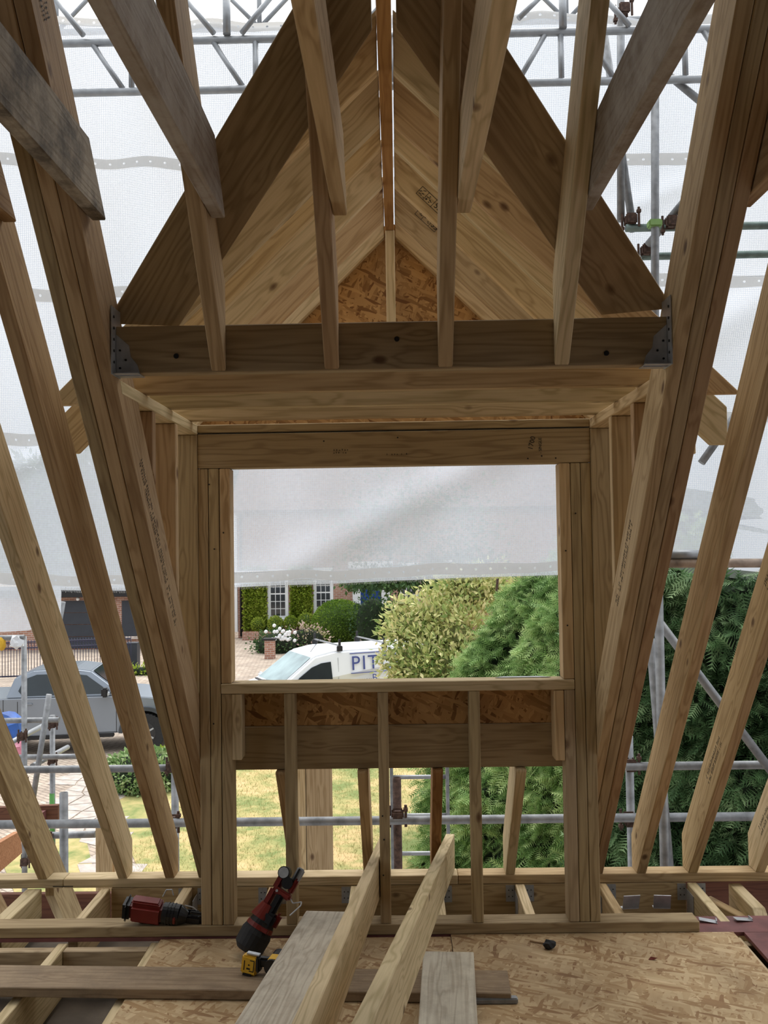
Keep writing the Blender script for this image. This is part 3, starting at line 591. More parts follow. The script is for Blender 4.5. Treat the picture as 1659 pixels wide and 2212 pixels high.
def nailer2(root):
    """the same kind of nailer standing on its round battery foot, built in metres around a sloping axis"""
    M0 = wmat(root)
    def prt(nm, mat, fn, smooth=False):
        bm = bmesh.new(); fn(bm); return link(nm, frombm(bm, smooth=smooth), mat, root, M0)
    sc = lambda bm, r0, r1, z0, z1, x=0, y=0, f=.86: (addtube(bm, (x, y, z0), (x, y, z1), r0, 22, r1=r1))
    prt('base_cap', BLACKR, lambda bm: (sc(bm, .050, .070, .0, .022), sc(bm, .070, .072, .022, .085), sc(bm, .072, .064, .085, .108)))
    prt('red_band', REDP, lambda bm: (sc(bm, .066, .062, .108, .128), addbox(bm, (0.03, -.045, .118), (.05, .03, .018), bev=.003)))
    prt('collar', BLACK, lambda bm: (sc(bm, .060, .054, .128, .150), addbox(bm, (.03, -.03, .165), (.05, .05, .06), bev=.012)))
    prt('motor_housing', REDP, lambda bm: (sc(bm, .054, .034, .150, .215, -.014), addbox(bm, (.052, .0, .17), (.03, .05, .075), bev=.012)))
    prt('neck', BLACK, lambda bm: (addbox(bm, (.018, -.012, .225), (.036, .05, .12), bev=.012),))
    prt('nose_frame', REDP, lambda bm: (addbox(bm, (-.024, 0, .245), (.034, .05, .09), bev=.010), addbox(bm, (-.020, 0, .32), (.036, .046, .08), bev=.012), addbox(bm, (.022, -.005, .285), (.085, .055, .030), bev=.008), addbox(bm, (.046, 0, .335), (.024, .04, .075), bev=.008)))
    prt('round_window', GALV, lambda bm: addtube(bm, (-.020, .022, .365), (-.020, -.030, .365), .024, 22))
    prt('window_ring', BLACK, lambda bm: addtube(bm, (-.020, .020, .365), (-.020, -.027, .365), .028, 22))
    prt('nose', BLACK, lambda bm: (addtube(bm, (.018, .02, .335), (.018, -.030, .335), .026, 18), addbox(bm, (.036, -.016, .385), (.008, .01, .06))))
    prt('nose_plate', GALV, lambda bm: (addbox(bm, (.040, 0, .385), (.038, .022, .07), bev=.006),))
    prt('hook', GALV, lambda bm: path(bm, [(.05, -.01, .29), (.085, -.02, .275), (.118, -.02, .30), (.122, -.02, .285), (.10, -.02, .225)], .003, 8))
    prt('screw', GALV, lambda bm: addtube(bm, (-.005, -.03, .285), (-.005, -.037, .285), .006, 12))
N2 = empty('nail_gun', (0, 0, 0), 'red nail gun standing on its black base, leaning by the wide board', 'nail gun')
a = at(537, 2045, 3.78); b_ = at(622, 1892, 3.86); ez = (b_-a).normalized(); ex = Vector((1, -.12, 0)); ex = (ex-ez*ex.dot(ez)).normalized(); ey = ez.cross(ex)
c0 = Vector((a.x-.012, 3.80, .022))
k_ = .90
N2.matrix_basis = Matrix(((ex.x*k_, ey.x*k_, ez.x*k_, c0.x), (ex.y*k_, ey.y*k_, ez.y*k_, c0.y), (ex.z*k_, ey.z*k_, ez.z*k_, c0.z), (0, 0, 0, 1)))
DRV = empty('impact_driver', (0, 0, 0), 'yellow and black cordless driver lying in front of the standing nail gun', 'driver')
c0 = at(537, 2075, 3.55); c0.z = max(c0.z, .045)
M = Matrix.Translation((c0.x, 3.56, .041)) @ Matrix.Rotation(math.radians(-12), 4, 'Z')
DRV.matrix_basis = M
def dprt(nm, mat, fn):
    bm = bmesh.new(); fn(bm); return link(nm, frombm(bm), mat, DRV, M)
dprt('battery_pack', YELP, lambda bm: (addbox(bm, (0, 0, .036), (.062, .035, .07), Matrix.Rotation(math.radians(8), 4, 'Y'), bev=.006), addbox(bm, (.034, 0, .036), (.014, .03, .05), bev=.004)))
dprt('battery_label', BLACK, lambda bm: [addbox(bm, c_, s_, Matrix.Rotation(math.radians(8), 4, 'Y')) for c_, s_ in (((-.018, -.0182, .036), (.003, .001, .036)), ((.012, -.0182, .058), (.018, .001, .003)), ((.02, -.0182, .038), (.003, .001, .036)), ((.012, -.0182, .018), (.018, .001, .003)), ((-.001, -.0182, .026), (.014, .001, .006)), ((.0, -.0182, .04), (.006, .001, .005)), ((-.003, -.0182, .003), (.034, .001, .010)))])
dprt('handle', BLACK, lambda bm: (addbox(bm, (.07, .01, .045), (.07, .032, .035), bev=.008), addbox(bm, (.038, .0, .04), (.02, .036, .058), bev=.006)))
dprt('motor_housing', BLACK, lambda bm: (addtube(bm, (.10, -.03, .042), (.10, .07, .042), .03, 18), addtube(bm, (.10, .07, .042), (.10, .10, .042), .028, 18, r1=.014)))
dprt('yellow_shell', YELP, lambda bm: (addbox(bm, (.10, .0, .066), (.035, .05, .012), bev=.004),))
dprt('belt_clip', GALV, lambda bm: addbox(bm, (.01, .0, .078), (.05, .02, .005), Matrix.Rotation(.12, 4, 'Y'), bev=.001))
nailer(N1); nailer2(N2)
o = sheet('flat_bracket', [tuple(at(1070, 1464, 4.05)+Vector((0, 0, 0)))[:2]+(1.074,), tuple(at(1190, 1464, 4.05))[:2]+(1.074,), tuple(at(1165, 1458, 4.08))[:2]+(1.074,), tuple(at(1085, 1458, 4.08))[:2]+(1.074,)], .003, GALV); tag(o, 'thin steel rule lying flat at the right of the window sill', 'rule')
# ================================================================== OUTSIDE: scaffold, debris netting
R_ = .02415
def spipe(a, b_, label, mat=TUBE, hollow=False, r=R_, nm='scaffold_tube', cat='scaffold tube', grp='scaffold tubes round the roof'):
    o = tube(nm, a, b_, r, mat, hollow=hollow); tag(o, label, cat, grp); return o
def coupler(p, lb, parent=None, rz=0.0):
    bm = bmesh.new()
    for s in (-1, 1): addbox(bm, (0, s*.03, 0), (.07, .02, .07), bev=.008)
    addbox(bm, (0, 0, 0), (.055, .075, .055), bev=.01)
    addtube(bm, (.045, -.03, -.05), (.045, -.03, .07), .008, 8); addtube(bm, (-.045, .03, -.07), (-.045, .03, .05), .008, 8)
    addbox(bm, (.045, -.03, .045), (.025, .025, .018)); addbox(bm, (-.045, .03, -.045), (.025, .025, .018))
    o = link('scaffold_coupler', frombm(bm), RUST, None, Matrix.Translation(p) @ Matrix.Rotation(rz, 4, 'Z')); tag(o, lb, 'coupler', 'rusty scaffold couplers'); return o
def hpipe(px, py, Y, x0, x1, lb, **k):
    p = at(px, py, Y); return spipe((x0, Y, p.z), (x1, Y, p.z), lb, **k)
hpipe(860, 1772, 5.22, -3.6, 3.8, 'long horizontal guard rail tube crossing behind the studs, just above the wall plate')
p = at(200, 1661, 6.0); spipe((-3.9, 6.0, p.z), (at(376, 1658, 6.0).x, 6.0, p.z), 'upper guard rail tube at the left, above the shrub')
hpipe(1500, 1654, 5.42, at(1350, 1654, 5.42).x, 3.8, 'upper guard rail tube at the right, in front of the dark hedge')
p = at(378, 1700, 5.95); spipe((p.x, 5.95, -2.7), (p.x, 5.95, at(378, 1638, 5.95).z), 'short standard tube at the end of the left upper rail')
p = at(1361, 1700, 5.5); spipe((p.x, 5.5, -2.7), (p.x, 5.5, at(1361, 1590, 5.5).z), 'standard tube beside the right trimmer feet')
p = at(138, 1800, 5.36); spipe((p.x, 5.36, -2.7), (p.x, 5.36, at(138, 1712, 5.36).z), 'open ended stub standard left of the pale greenish rafter', hollow=True)
p = at(859, 1800, 5.30); spipe((p.x, 5.30, -2.7), (p.x, 5.30, at(859, 1680, 5.30).z), 'dark open ended post beside the ladder', mat=RUST, hollow=True)
a = at(1423, 1304, 4.95); spipe((at(1434, 1880, 4.95).x, 4.95, -2.7), (a.x, 4.95, 1.75), 'tall standard tube right of the right trimmer rafters')
spipe(at(1405, 1380, 5.1), at(1452, 1950, 5.1), 'slightly leaning tube touching the tall right standard')
spipe(at(1425, 1345, 5.2), at(1690, 1698, 5.2), 'diagonal brace tube in front of the hedge at right')
spipe(at(1440, 1198, 5.0), at(1521, 1197, 5.0), 'short open ended tube lying above the weathered tube at right', hollow=True, mat=ALU)
spipe(at(1380, 1217, 5.0), at(1750, 1216, 5.0), 'weathered horizontal tube under the net at right', mat=plain('weathered tube', (.36, .28, .22), .7, .3, .5, 12))
spipe(at(1415, -60, 5.6), at(1415, 980, 5.6), 'vertical tube with the green band at upper right')
spipe(at(1303, 60, 5.9), at(1368, 500, 5.9), 'leaning tube hanging down to the green rail at upper right', hollow=True)
spipe(at(1341, -60, 5.8), at(1341, 478, 5.8), 'upright tube behind the leaning one at upper right')
hp = hpipe(1500, 490, 5.75, at(1352, 490, 5.75).x, 4.0, 'upper of two greenish horizontal tubes at right', mat=TUBEG)
hpipe(1500, 552, 6.0, at(1385, 552, 6.0).x, 4.2, 'lower of two greenish horizontal tubes at right', mat=TUBEG)
spipe(at(1400, 528, 5.9), at(1520, 385, 5.5), 'short diagonal tube crossing the greenish tubes')
spipe(at(1440, 158, 5.7), at(1560, 258, 5.7), 'diagonal tube running down right from the lower truss chord')
spipe(at(1515, 1000, 5.9), at(1600, 880, 5.9), 'diagonal tube seen behind the right eaves tails')
for px, py, Y, lb in ((1361, 1652, 5.45, 'coupler on the right standard at the upper rail'), (1361, 1770, 5.3, 'coupler on the right standard at the lower rail'), (373, 1655, 5.95, 'coupler at the end of the left upper rail'),
        (371, 1776, 5.26, 'coupler where the left short standard meets the lower rail'), (859, 1763, 5.24, 'coupler on the dark post beside the ladder'), (1362, 475, 5.75, 'coupler at the bottom of the leaning tube'),
        (1450, 480, 5.7, 'large swivel coupler right of the green banded tube'), (1397, 540, 5.95, 'orange coupler at the foot of the short diagonal tube'), (1347, 22, 5.75, 'coupler near the top chord at upper right')):
    coupler(at(px, py, Y), lb)
bm = bmesh.new(); addbox(bm, (0, 0, 0), (.08, .07, .045), bev=.008); o = link('green_clamp', frombm(bm), plain('green paint', (.22, .36, .12), .6), None, Matrix.Translation(at(1414, 484, 5.6))); tag(o, 'green painted clamp on the vertical tube at upper right', 'clamp')
# left bay of the scaffold, further out
LY = 8.2
for px, y0, y1, Y, lb, m in ((52, 1375, 1990, 8.2, 'left standard of the outer scaffold bay', TUBE), (113, 1545, 1990, 8.6, 'second standard of the outer scaffold bay, painted green low down', TUBE)):
    a = at(px, y0, Y); spipe((a.x, Y, -2.75), (a.x, Y, a.z), lb, mat=m)
a = at(113, 1700, 8.6); o = tube('paint_band', (a.x, 8.6, at(113, 1838, 8.6).z), (a.x, 8.6, at(113, 1713, 8.6).z), .026, plain('green band', (.10, .30, .07), .6)); tag(o, 'green painted sleeve on the second outer standard', 'sleeve')
spipe(at(106, 1500, 8.0), at(60, 1800, 8.0), 'leaning tube between the two outer standards at left')
spipe(at(-60, 1558, 8.25), at(128, 1555, 8.25), 'upper ledger tube of the outer scaffold bay')
spipe(at(20, 1636, 8.3), at(180, 1634, 8.3), 'lower ledger tube of the outer scaffold bay')
spipe(at(12, 1610, 8.3), at(96, 1566, 9.2), 'short transom tube with a pale end, upper one at left', mat=ALU)
spipe(at(70, 1655, 8.3), at(146, 1614, 9.4), 'short transom tube with a pale end, lower one at left', mat=ALU)
spipe(at(-60, 1380, 8.1), at(53, 1377, 8.1), 'horizontal tube at the top of the left standard, with the yellow tag')
spipe(at(118, 1402, 8.4), at(136, 1300, 8.4), 'stub tube wrapped in sheeting beside the garage')
spipe(at(95, 1805, 6.6), at(206, 1802, 6.6), 'short ledger tube behind the stub standard')
for px, py, Y, lb in ((48, 1590, 8.15, 'coupler on the left outer standard, middle'), (115, 1563, 8.5, 'coupler on the second outer standard, top'), (50, 1690, 8.15, 'coupler on the left outer standard, low'), (114, 1640, 8.5, 'coupler on the second outer standard, at the lower ledger'), (55, 1860, 8.2, 'coupler on the left outer standard, by the brown boards'), (100, 1815, 6.6, 'coupler on the short ledger behind the stub standard'), (130, 1376, 8.4, 'coupler on the wrapped stub tube')):
    coupler(at(px, py, Y), lb)
o = blob('yellow_tag', at(3, 1390, 8.09), (.04, .03, .06), YELP, 'yellow tag hanging from the tube at the left edge', 'tag', 2, 2, .12)
o = blob('plastic_scrap', at(36, 1388, 8.09), (.06, .04, .06), WHITE, 'scrap of white plastic tied to the tube at the left edge', 'plastic scrap', 5, 2, .3)
# brown boards of the lower structure at left
def qboard(name, px, mat, lb, th=.05):
    o = sheet(name, [at(x, y, Y) for x, y, Y in px], th, mat); tag(o, lb, 'board', 'red brown boards at the left'); return o
qboard('fascia_board', [(-90, 1785, 7.6), (125, 1773, 7.6), (125, 1740, 7.6), (-90, 1748, 7.6)], OXIDE, 'dark red fascia board behind the left scaffold')
qboard('side_board', [(-60, 1935, 6.0), (48, 1842, 6.9), (44, 1795, 6.9), (-60, 1855, 6.0)], wood('orange brown board', (.42, .20, .10), (.27, .11, .05)), 'orange brown board sloping down at the left edge')
qboard('side_board', [(70, 1780, 7.3), (100, 1770, 7.6), (100, 1750, 7.6), (80, 1764, 7.3)], REDB, 'small upright board end beside the green sleeve')
# upright plank boxes outside the wall
for px0, px1, y0, y1, Y, lb in ((643, 661, 1600, 1960, 5.9, 'narrow upright plank behind the cripple rafters, left of the wide one'), (662, 716, 1600, 1960, 5.9, 'wide upright plank behind the cripple rafters'),
                                (207, 240, 1772, 1960, 6.5, 'upright plank standing outside between the left rafters, wider one'), (241, 247, 1765, 1960, 6.55, 'thin upright plank standing outside between the left rafters')):
    a = at(px0, y1, Y); b2 = at(px1, y0, Y); o = box('upright_plank', a.x, b2.x, Y, Y+.03, -2.75, b2.z, PINE); tag(o, lb, 'plank', 'upright planks outside')
# ladder
LD = empty('ladder', at(906, 1900, 6.3), 'aluminium ladder standing on the scaffold behind the right studs', 'ladder')
for px in (845.5, 966): a = at(px, 1672, 6.3); box('side_rail', a.x-.011, a.x+.011, 6.27, 6.33, -2.7, a.z+.1, TUBE, LD, .002)
for py in (1595, 1679, 1762, 1844, 1925): a = at(846, py, 6.3); tube('rung', (a.x, 6.3, a.z), (at(966, 1762, 6.3).x, 6.3, a.z), .014, ALU, LD)
# lattice beams over the roof
def lattice(name, Y, yt, yb, lb, k, off):
    L = empty(name, at(830, yb, Y), lb, 'lattice beam', 'lattice beams over the roof')
    zt = at(830, yt, Y).z; zb = at(830, yb, Y).z; X0, X1 = -4.3, 4.3
    tube('chord', (X0, Y, zt), (X1, Y, zt), .0242, ALU, L); tube('chord', (X0, Y, zb), (X1, Y, zb), .0242, ALU, L)
    x = X0+off; st = (zt-zb)*.95; i = 0
    while x+st < X1:
        a, b2 = ((x, Y, zt), (x+st, Y, zb)) if i % 2 == k else ((x, Y, zb), (x+st, Y, zt))
        tube('lattice_brace', a, b2, .016, ALU, L)
        if i % 2 == 0: tube('lattice_post', (x, Y, zb), (x, Y, zt), .018, ALU, L)
        x += st; i += 1
L1 = empty('lattice_beam', at(830, 186, 5.65), 'nearer lattice beam hanging over the dormer, two chords and diagonals', 'lattice beam', 'lattice beams over the roof')
zt_, zb_ = at(830, 78, 5.65).z, at(830, 186, 5.65).z
for z_ in (zt_, zb_): tube('chord', (-4.3, 5.65, z_), (4.3, 5.65, z_), .0242, ALU, L1)
for a, b2 in ((-62, 10), (198, 270), (458, 528), (718, 788), (1180, 1117), (930, 865), (1262, 1330), (1517, 1585), (1780, 1715)): tube('lattice_brace', (at(a, 78, 5.65).x, 5.65, zt_), (at(b2, 186, 5.65).x, 5.65, zb_), .017, ALU, L1)
for a in (25, 284, 552, 850, 1212, 1480): tube('lattice_post', (at(a, 130, 5.65).x, 5.65, zb_), (at(a, 130, 5.65).x, 5.65, zt_), .018, ALU, L1)
lattice('lattice_beam', 7.1, -60, 54, 'farther lattice beam behind the nearer one', 1, .1)
L3 = empty('lattice_beam', at(830, 78, 5.62), 'upper lattice frame standing on the nearer beam', 'lattice beam', 'lattice beams over the roof')
for a, b2 in (((112, -10), (180, 76)), ((394, -10), (462, 72)), ((489, -20), (490, 74)), ((588, -10), (522, 72)), ((1215, -20), (1216, 60)), ((1120, 40), (1170, -10)), ((1310, 0), (1360, 56))):
    tube('lattice_brace', at(*a, 5.62), at(*b2, 5.62), .017 if abs(a[0]-b2[0]) > 5 else .024, ALU, L3)
# ---------------- debris netting
m, n, l, p = newmat('debris netting'); NET = m; n.remove(p)
tc = n.new('ShaderNodeTexCoord'); sp = n.new('ShaderNodeSeparateXYZ'); l.new(tc.outputs['Object'], sp.inputs[0])
th_ = []
for ax in ('X', 'Z'):
    q = math_(n, l, 'MULTIPLY', sp.outputs[ax], 1/.0125); q = math_(n, l, 'FRACT', q); th_.append(math_(n, l, 'LESS_THAN', q, .30))
thr = math_(n, l, 'MAXIMUM', th_[0], th_[1])
nn = n.new('ShaderNodeTexNoise'); nn.inputs['Scale'].default_value = 60; nn.inputs['Detail'].default_value = 3; l.new(tc.outputs['Object'], nn.inputs['Vector'])
al = math_(n, l, 'MULTIPLY_ADD', thr, .30, .62); al = math_(n, l, 'ADD', al, math_(n, l, 'MULTIPLY', math_(n, l, 'SUBTRACT', nn.outputs['Fac'], .5), .22))
df = n.new('ShaderNodeBsdfDiffuse'); df.inputs['Color'].default_value = (.80, .82, .84, 1); tl = n.new('ShaderNodeBsdfTranslucent')
tcx = n.new('ShaderNodeMix'); tcx.data_type = 'RGBA'; l.new(thr, tcx.inputs[0]); tcx.inputs[6].default_value = (.86, .88, .91, 1); tcx.inputs[7].default_value = (.56, .62, .72, 1); l.new(tcx.outputs[2], tl.inputs['Color'])
m1 = n.new('ShaderNodeMixShader'); m1.inputs[0].default_value = .66; l.new(df.outputs[0], m1.inputs[1]); l.new(tl.outputs[0], m1.inputs[2])
tp = n.new('ShaderNodeBsdfTransparent'); m2 = n.new('ShaderNodeMixShader'); l.new(al, m2.inputs[0]); l.new(tp.outputs[0], m2.inputs[1]); l.new(m1.outputs[0], m2.inputs[2]); l.new(m2.outputs[0], n['Material Output'].inputs['Surface'])
m, n, l, p = newmat('net hem tape'); TAPE = m; n.remove(p)
df = n.new('ShaderNodeBsdfDiffuse'); df.inputs['Color'].default_value = (.66, .65, .63, 1); tl = n.new('ShaderNodeBsdfTranslucent'); tl.inputs['Color'].default_value = (.74, .73, .71, 1)
m1 = n.new('ShaderNodeMixShader'); m1.inputs[0].default_value = .6; l.new(df.outputs[0], m1.inputs[1]); l.new(tl.outputs[0], m1.inputs[2])
uv = n.new('ShaderNodeAttribute'); uv.attribute_name = 'tape'; su = n.new('ShaderNodeSeparateXYZ'); l.new(uv.outputs['Vector'], su.inputs[0])
q = math_(n, l, 'FRACT', math_(n, l, 'MULTIPLY', su.outputs['X'], 10.0)); q = math_(n, l, 'MULTIPLY', math_(n, l, 'SUBTRACT', q, .5), .1)
v_ = math_(n, l, 'SUBTRACT', su.outputs['Y'], .0); d2 = math_(n, l, 'ADD', math_(n, l, 'MULTIPLY', q, q), math_(n, l, 'MULTIPLY', v_, v_)); ho = math_(n, l, 'LESS_THAN', d2, .0085**2)
tp = n.new('ShaderNodeBsdfTransparent'); m2 = n.new('ShaderNodeMixShader'); l.new(ho, m2.inputs[0]); l.new(m1.outputs[0], m2.inputs[1]); l.new(tp.outputs[0], m2.inputs[2]); l.new(m2.outputs[0], n['Material Output'].inputs['Surface'])
NY = 6.35
hem = [(-520, 1372), (0, 1366), (60, 1362), (127, 1345), (131, 1275), (280, 1277), (505, 1268), (700, 1262), (860, 1254), (1205, 1242), (1440, 1226), (1468, 1208), (1659, 1202), (2200, 1190)]
hx = [at(x, y, NY).x for x, y in hem]; hz = [at(x, y, NY).z for x, y in hem]
def fold(x, z):
    return .045*math.sin(2.1*x+.6*z)+.03*math.sin(5.3*x-1.7*z+1)+.02*math.sin(11*x+2.3*z)+.05*math.exp(-((z-1.9-.55*x)/.16)**2)+.03*math.exp(-((z-3.3-.4*x)/.08)**2)
def net_y(x, z): return NY+fold(x, z)
X0, X1 = hx[0], hx[-1]; nx, nzz = 300, 150; zt = at(830, 44, NY).z
xs = sorted(set([X0+(X1-X0)*i/nx for i in range(nx+1)]+[hx[3], hx[4]]))
V = []; Fq = []
for x in xs:
    zb = float(np.interp(x, hx, hz))
    for j in range(nzz+1):
        z = zb+(zt-zb)*(j/nzz); V.append((x, net_y(x, z), z))
for i in range(len(xs)-1):
    for j in range(nzz): a = i*(nzz+1)+j; Fq.append((a, a+nzz+1, a+nzz+2, a+1))
DN = empty('debris_netting', (0, NY, 1.4), 'white debris netting hung on the scaffold, hemmed with eyelet bands', 'netting')
me = bpy.data.meshes.new('net'); me.from_pydata(V, [], Fq)
for p_ in me.polygons: p_.use_smooth = True
link('net_sheet', me, NET, DN)
def band(pts, h=.072, e0=0):
    xx = [at(x, y, NY).x for x, y in pts]; zz = [at(x, y, NY).z for x, y in pts]; V = []; A = []; Fq = []
    N = max(8, int((xx[-1]-xx[0])/.04))
    for i in range(N+1):
        x = xx[0]+(xx[-1]-xx[0])*i/N; z = float(np.interp(x, xx, zz))+.006*math.sin(6*x)+.004*math.sin(14*x+e0); hh = h*(1+.1*math.sin(4*x))
        V += [(x, net_y(x, z)-.006, z-hh/2), (x, net_y(x, z)-.006, z+hh/2)]; A += [(x, -hh/2, 0), (x, hh/2, 0)]
        if i: Fq.append((2*i-2, 2*i, 2*i+1, 2*i-1))
    me = bpy.data.meshes.new('band'); me.from_pydata(V, [], Fq); a_ = me.attributes.new('tape', 'FLOAT_VECTOR', 'POINT'); a_.data.foreach_set('vector', [c for q in A for c in q])
    link('hem_band', me, TAPE, DN)
band([(-520, 62), (830, 50), (2200, 36)], .06)
band([(-520, 352), (0, 350), (390, 361), (1340, 340), (1415, 348), (1490, 340), (2200, 330)], .078, 1)
band([(-520, 632), (60, 634), (240, 640), (1415, 608), (1659, 602), (2200, 590)], .085, 2)
band([(-520, 948), (0, 947), (75, 947), (1500, 905), (2200, 890)], .08, 3)
band([(-520, 1252), (0, 1250), (275, 1256), (505, 1247), (700, 1243), (860, 1235), (1205, 1223)], .072, 4)
fb = bmesh.new(); x = at(131, 1270, NY).x
while x < at(1440, 1230, NY).x:      # frayed threads along the hem
    z = float(np.interp(x, hx, hz)); addbox(fb, (x, net_y(x, z)-.004, z+.002), (.0025, .001, random.uniform(.02, .04))); x += .011
o = link('fringe', frombm(fb), TAPE, DN); o['kind'] = 'stuff'
# ================================================================== GROUND
G = -2.75
PAV = plain('drive paving', (.40, .34, .29), .9, 0, .1, 30)
m, n, l, p = newmat('block paving'); BLK = m
tc = n.new('ShaderNodeTexCoord'); mp = n.new('ShaderNodeMapping'); mp.inputs['Rotation'].default_value = (0, 0, .7); l.new(tc.outputs['Object'], mp.inputs['Vector'])
br = n.new('ShaderNodeTexBrick'); br.inputs['Scale'].default_value = 2.4; br.inputs['Color1'].default_value = (.40, .32, .25, 1); br.inputs['Color2'].default_value = (.50, .42, .34, 1); br.inputs['Mortar'].default_value = (.24, .19, .15, 1); br.inputs['Mortar Size'].default_value = .03
l.new(mp.outputs[0], br.inputs['Vector']); nz = n.new('ShaderNodeTexNoise'); nz.inputs['Scale'].default_value = 1.3; nz.inputs['Detail'].default_value = 8; l.new(tc.outputs['Object'], nz.inputs['Vector'])
mx = n.new('ShaderNodeMix'); mx.data_type = 'RGBA'; mx.blend_type = 'MULTIPLY'; mx.inputs[0].default_value = .6; l.new(br.outputs['Color'], mx.inputs[6]); cr = n.new('ShaderNodeValToRGB'); cr.color_ramp.elements[0].color = (.6, .57, .55, 1); cr.color_ramp.elements[0].position = .35; cr.color_ramp.elements[1].color = (1.1, 1.08, 1.05, 1); cr.color_ramp.elements[1].position = .6
l.new(nz.outputs['Fac'], cr.inputs['Fac']); l.new(cr.outputs['Color'], mx.inputs[7]); l.new(mx.outputs[2], p.inputs['Base Color']); p.inputs['Roughness'].default_value = .9
o = sheet('ground', [(-60, 5, G), (60, 5, G), (60, 120, G), (-60, 120, G)], .1, BLK); tag(o, 'brick paved drive and street in front of the house', kind='structure')
m, n, l, p = newmat('lawn'); LAWN = m
tc = n.new('ShaderNodeTexCoord'); nz = n.new('ShaderNodeTexNoise'); nz.inputs['Scale'].default_value = .9; nz.inputs['Detail'].default_value = 12; nz.inputs['Roughness'].default_value = .68; l.new(tc.outputs['Object'], nz.inputs['Vector'])
cr = n.new('ShaderNodeValToRGB'); e = cr.color_ramp.elements; e[0].position = .40; e[0].color = (.17, .21, .06, 1); e[1].position = .60; e[1].color = (.58, .40, .19, 1); q = e.new(.5); q.color = (.37, .32, .12, 1)
l.new(nz.outputs['Fac'], cr.inputs['Fac']); l.new(cr.outputs['Color'], p.inputs['Base Color']); p.inputs['Roughness'].default_value = .95
gp = [atz(x, y, G) for x, y in ((297, 1940), (286, 1850), (262, 1790), (240, 1725), (330, 1660), (400, 1600), (1000, 1560))]
o = sheet('lawn', [tuple(q) for q in ([atz(330, 2100, G+.01), atz(1100, 2100, G+.01), atz(1100, 1590, G+.01), atz(420, 1600, G+.01), atz(330, 1662, G+.01), atz(243, 1722, G+.01), atz(262, 1790, G+.01), atz(300, 1880, G+.01)])], .01, LAWN); tag(o, kind='structure')
o = sheet('lawn', [tuple(q) for q in [atz(60, 2000, G+.01), atz(225, 2000, G+.01), atz(203, 1885, G+.01), atz(188, 1820, G+.01), atz(150, 1800, G+.01), atz(0, 1850, G+.01)]], .01, LAWN); tag(o, kind='structure')
# grass blades
k = 26000; P = np.zeros((k, 3)); P[:, 0] = rng.uniform(-4.2, 1.6, k); P[:, 1] = rng.uniform(11.4, 18.5, k); P[:, 2] = G+.01
keep = P[:, 0] > -3.9+(P[:, 1]-12)*-.02; P = P[keep]; Nn = np.tile([0, 0, 1.], (len(P), 1))
GR = leafmat('grass blades', (.17, .22, .06), (.50, .37, .18), (.30, .28, .10), .3, .9)
o = leaves_mesh('grass', P, Nn, [(0, -.06, 0), (0, .06, 0), (1, .1, .1)], [(0, 1, 2)], .045, GR, .45); tag(o, 'patchy green and straw coloured lawn grass', 'grass', kind='stuff')
# crazy paving path
CP = empty('path', (-4.3, 14, G), 'crazy paving path of irregular pale stones beside the lawn', kind='structure')
STN = plain('paving stone', (.46, .40, .35), .9, 0, .25, 6, bump=.2)
gx = {}
def gpnt(i, j):
    if (i, j) not in gx: gx[(i, j)] = (-7.4+i*.42+random.uniform(-.13, .13), 12.2+j*.42+random.uniform(-.13, .13))
    return gx[(i, j)]
def inpath(x, y):
    px = 861+(x-.0126)/y*2000; py = 1172+4.416/y*2000
    if py > 1760: return (188+(py-1820)*.1 if py > 1790 else 150) < px < 240+(py-1725)*.38
    return 130 < px < 245 and py > 1650
for i in range(10):
    for j in range(15):
        q = [gpnt(i, j), gpnt(i+1, j), gpnt(i+1, j+1), gpnt(i, j+1)]; cx = sum(a[0] for a in q)/4; cy_ = sum(a[1] for a in q)/4
        if not inpath(cx, cy_): continue
        q = [(cx+(a[0]-cx)*.92, cy_+(a[1]-cy_)*.92, G+.015) for a in q]; sheet('paving_stone', q, .03, STN, CP)
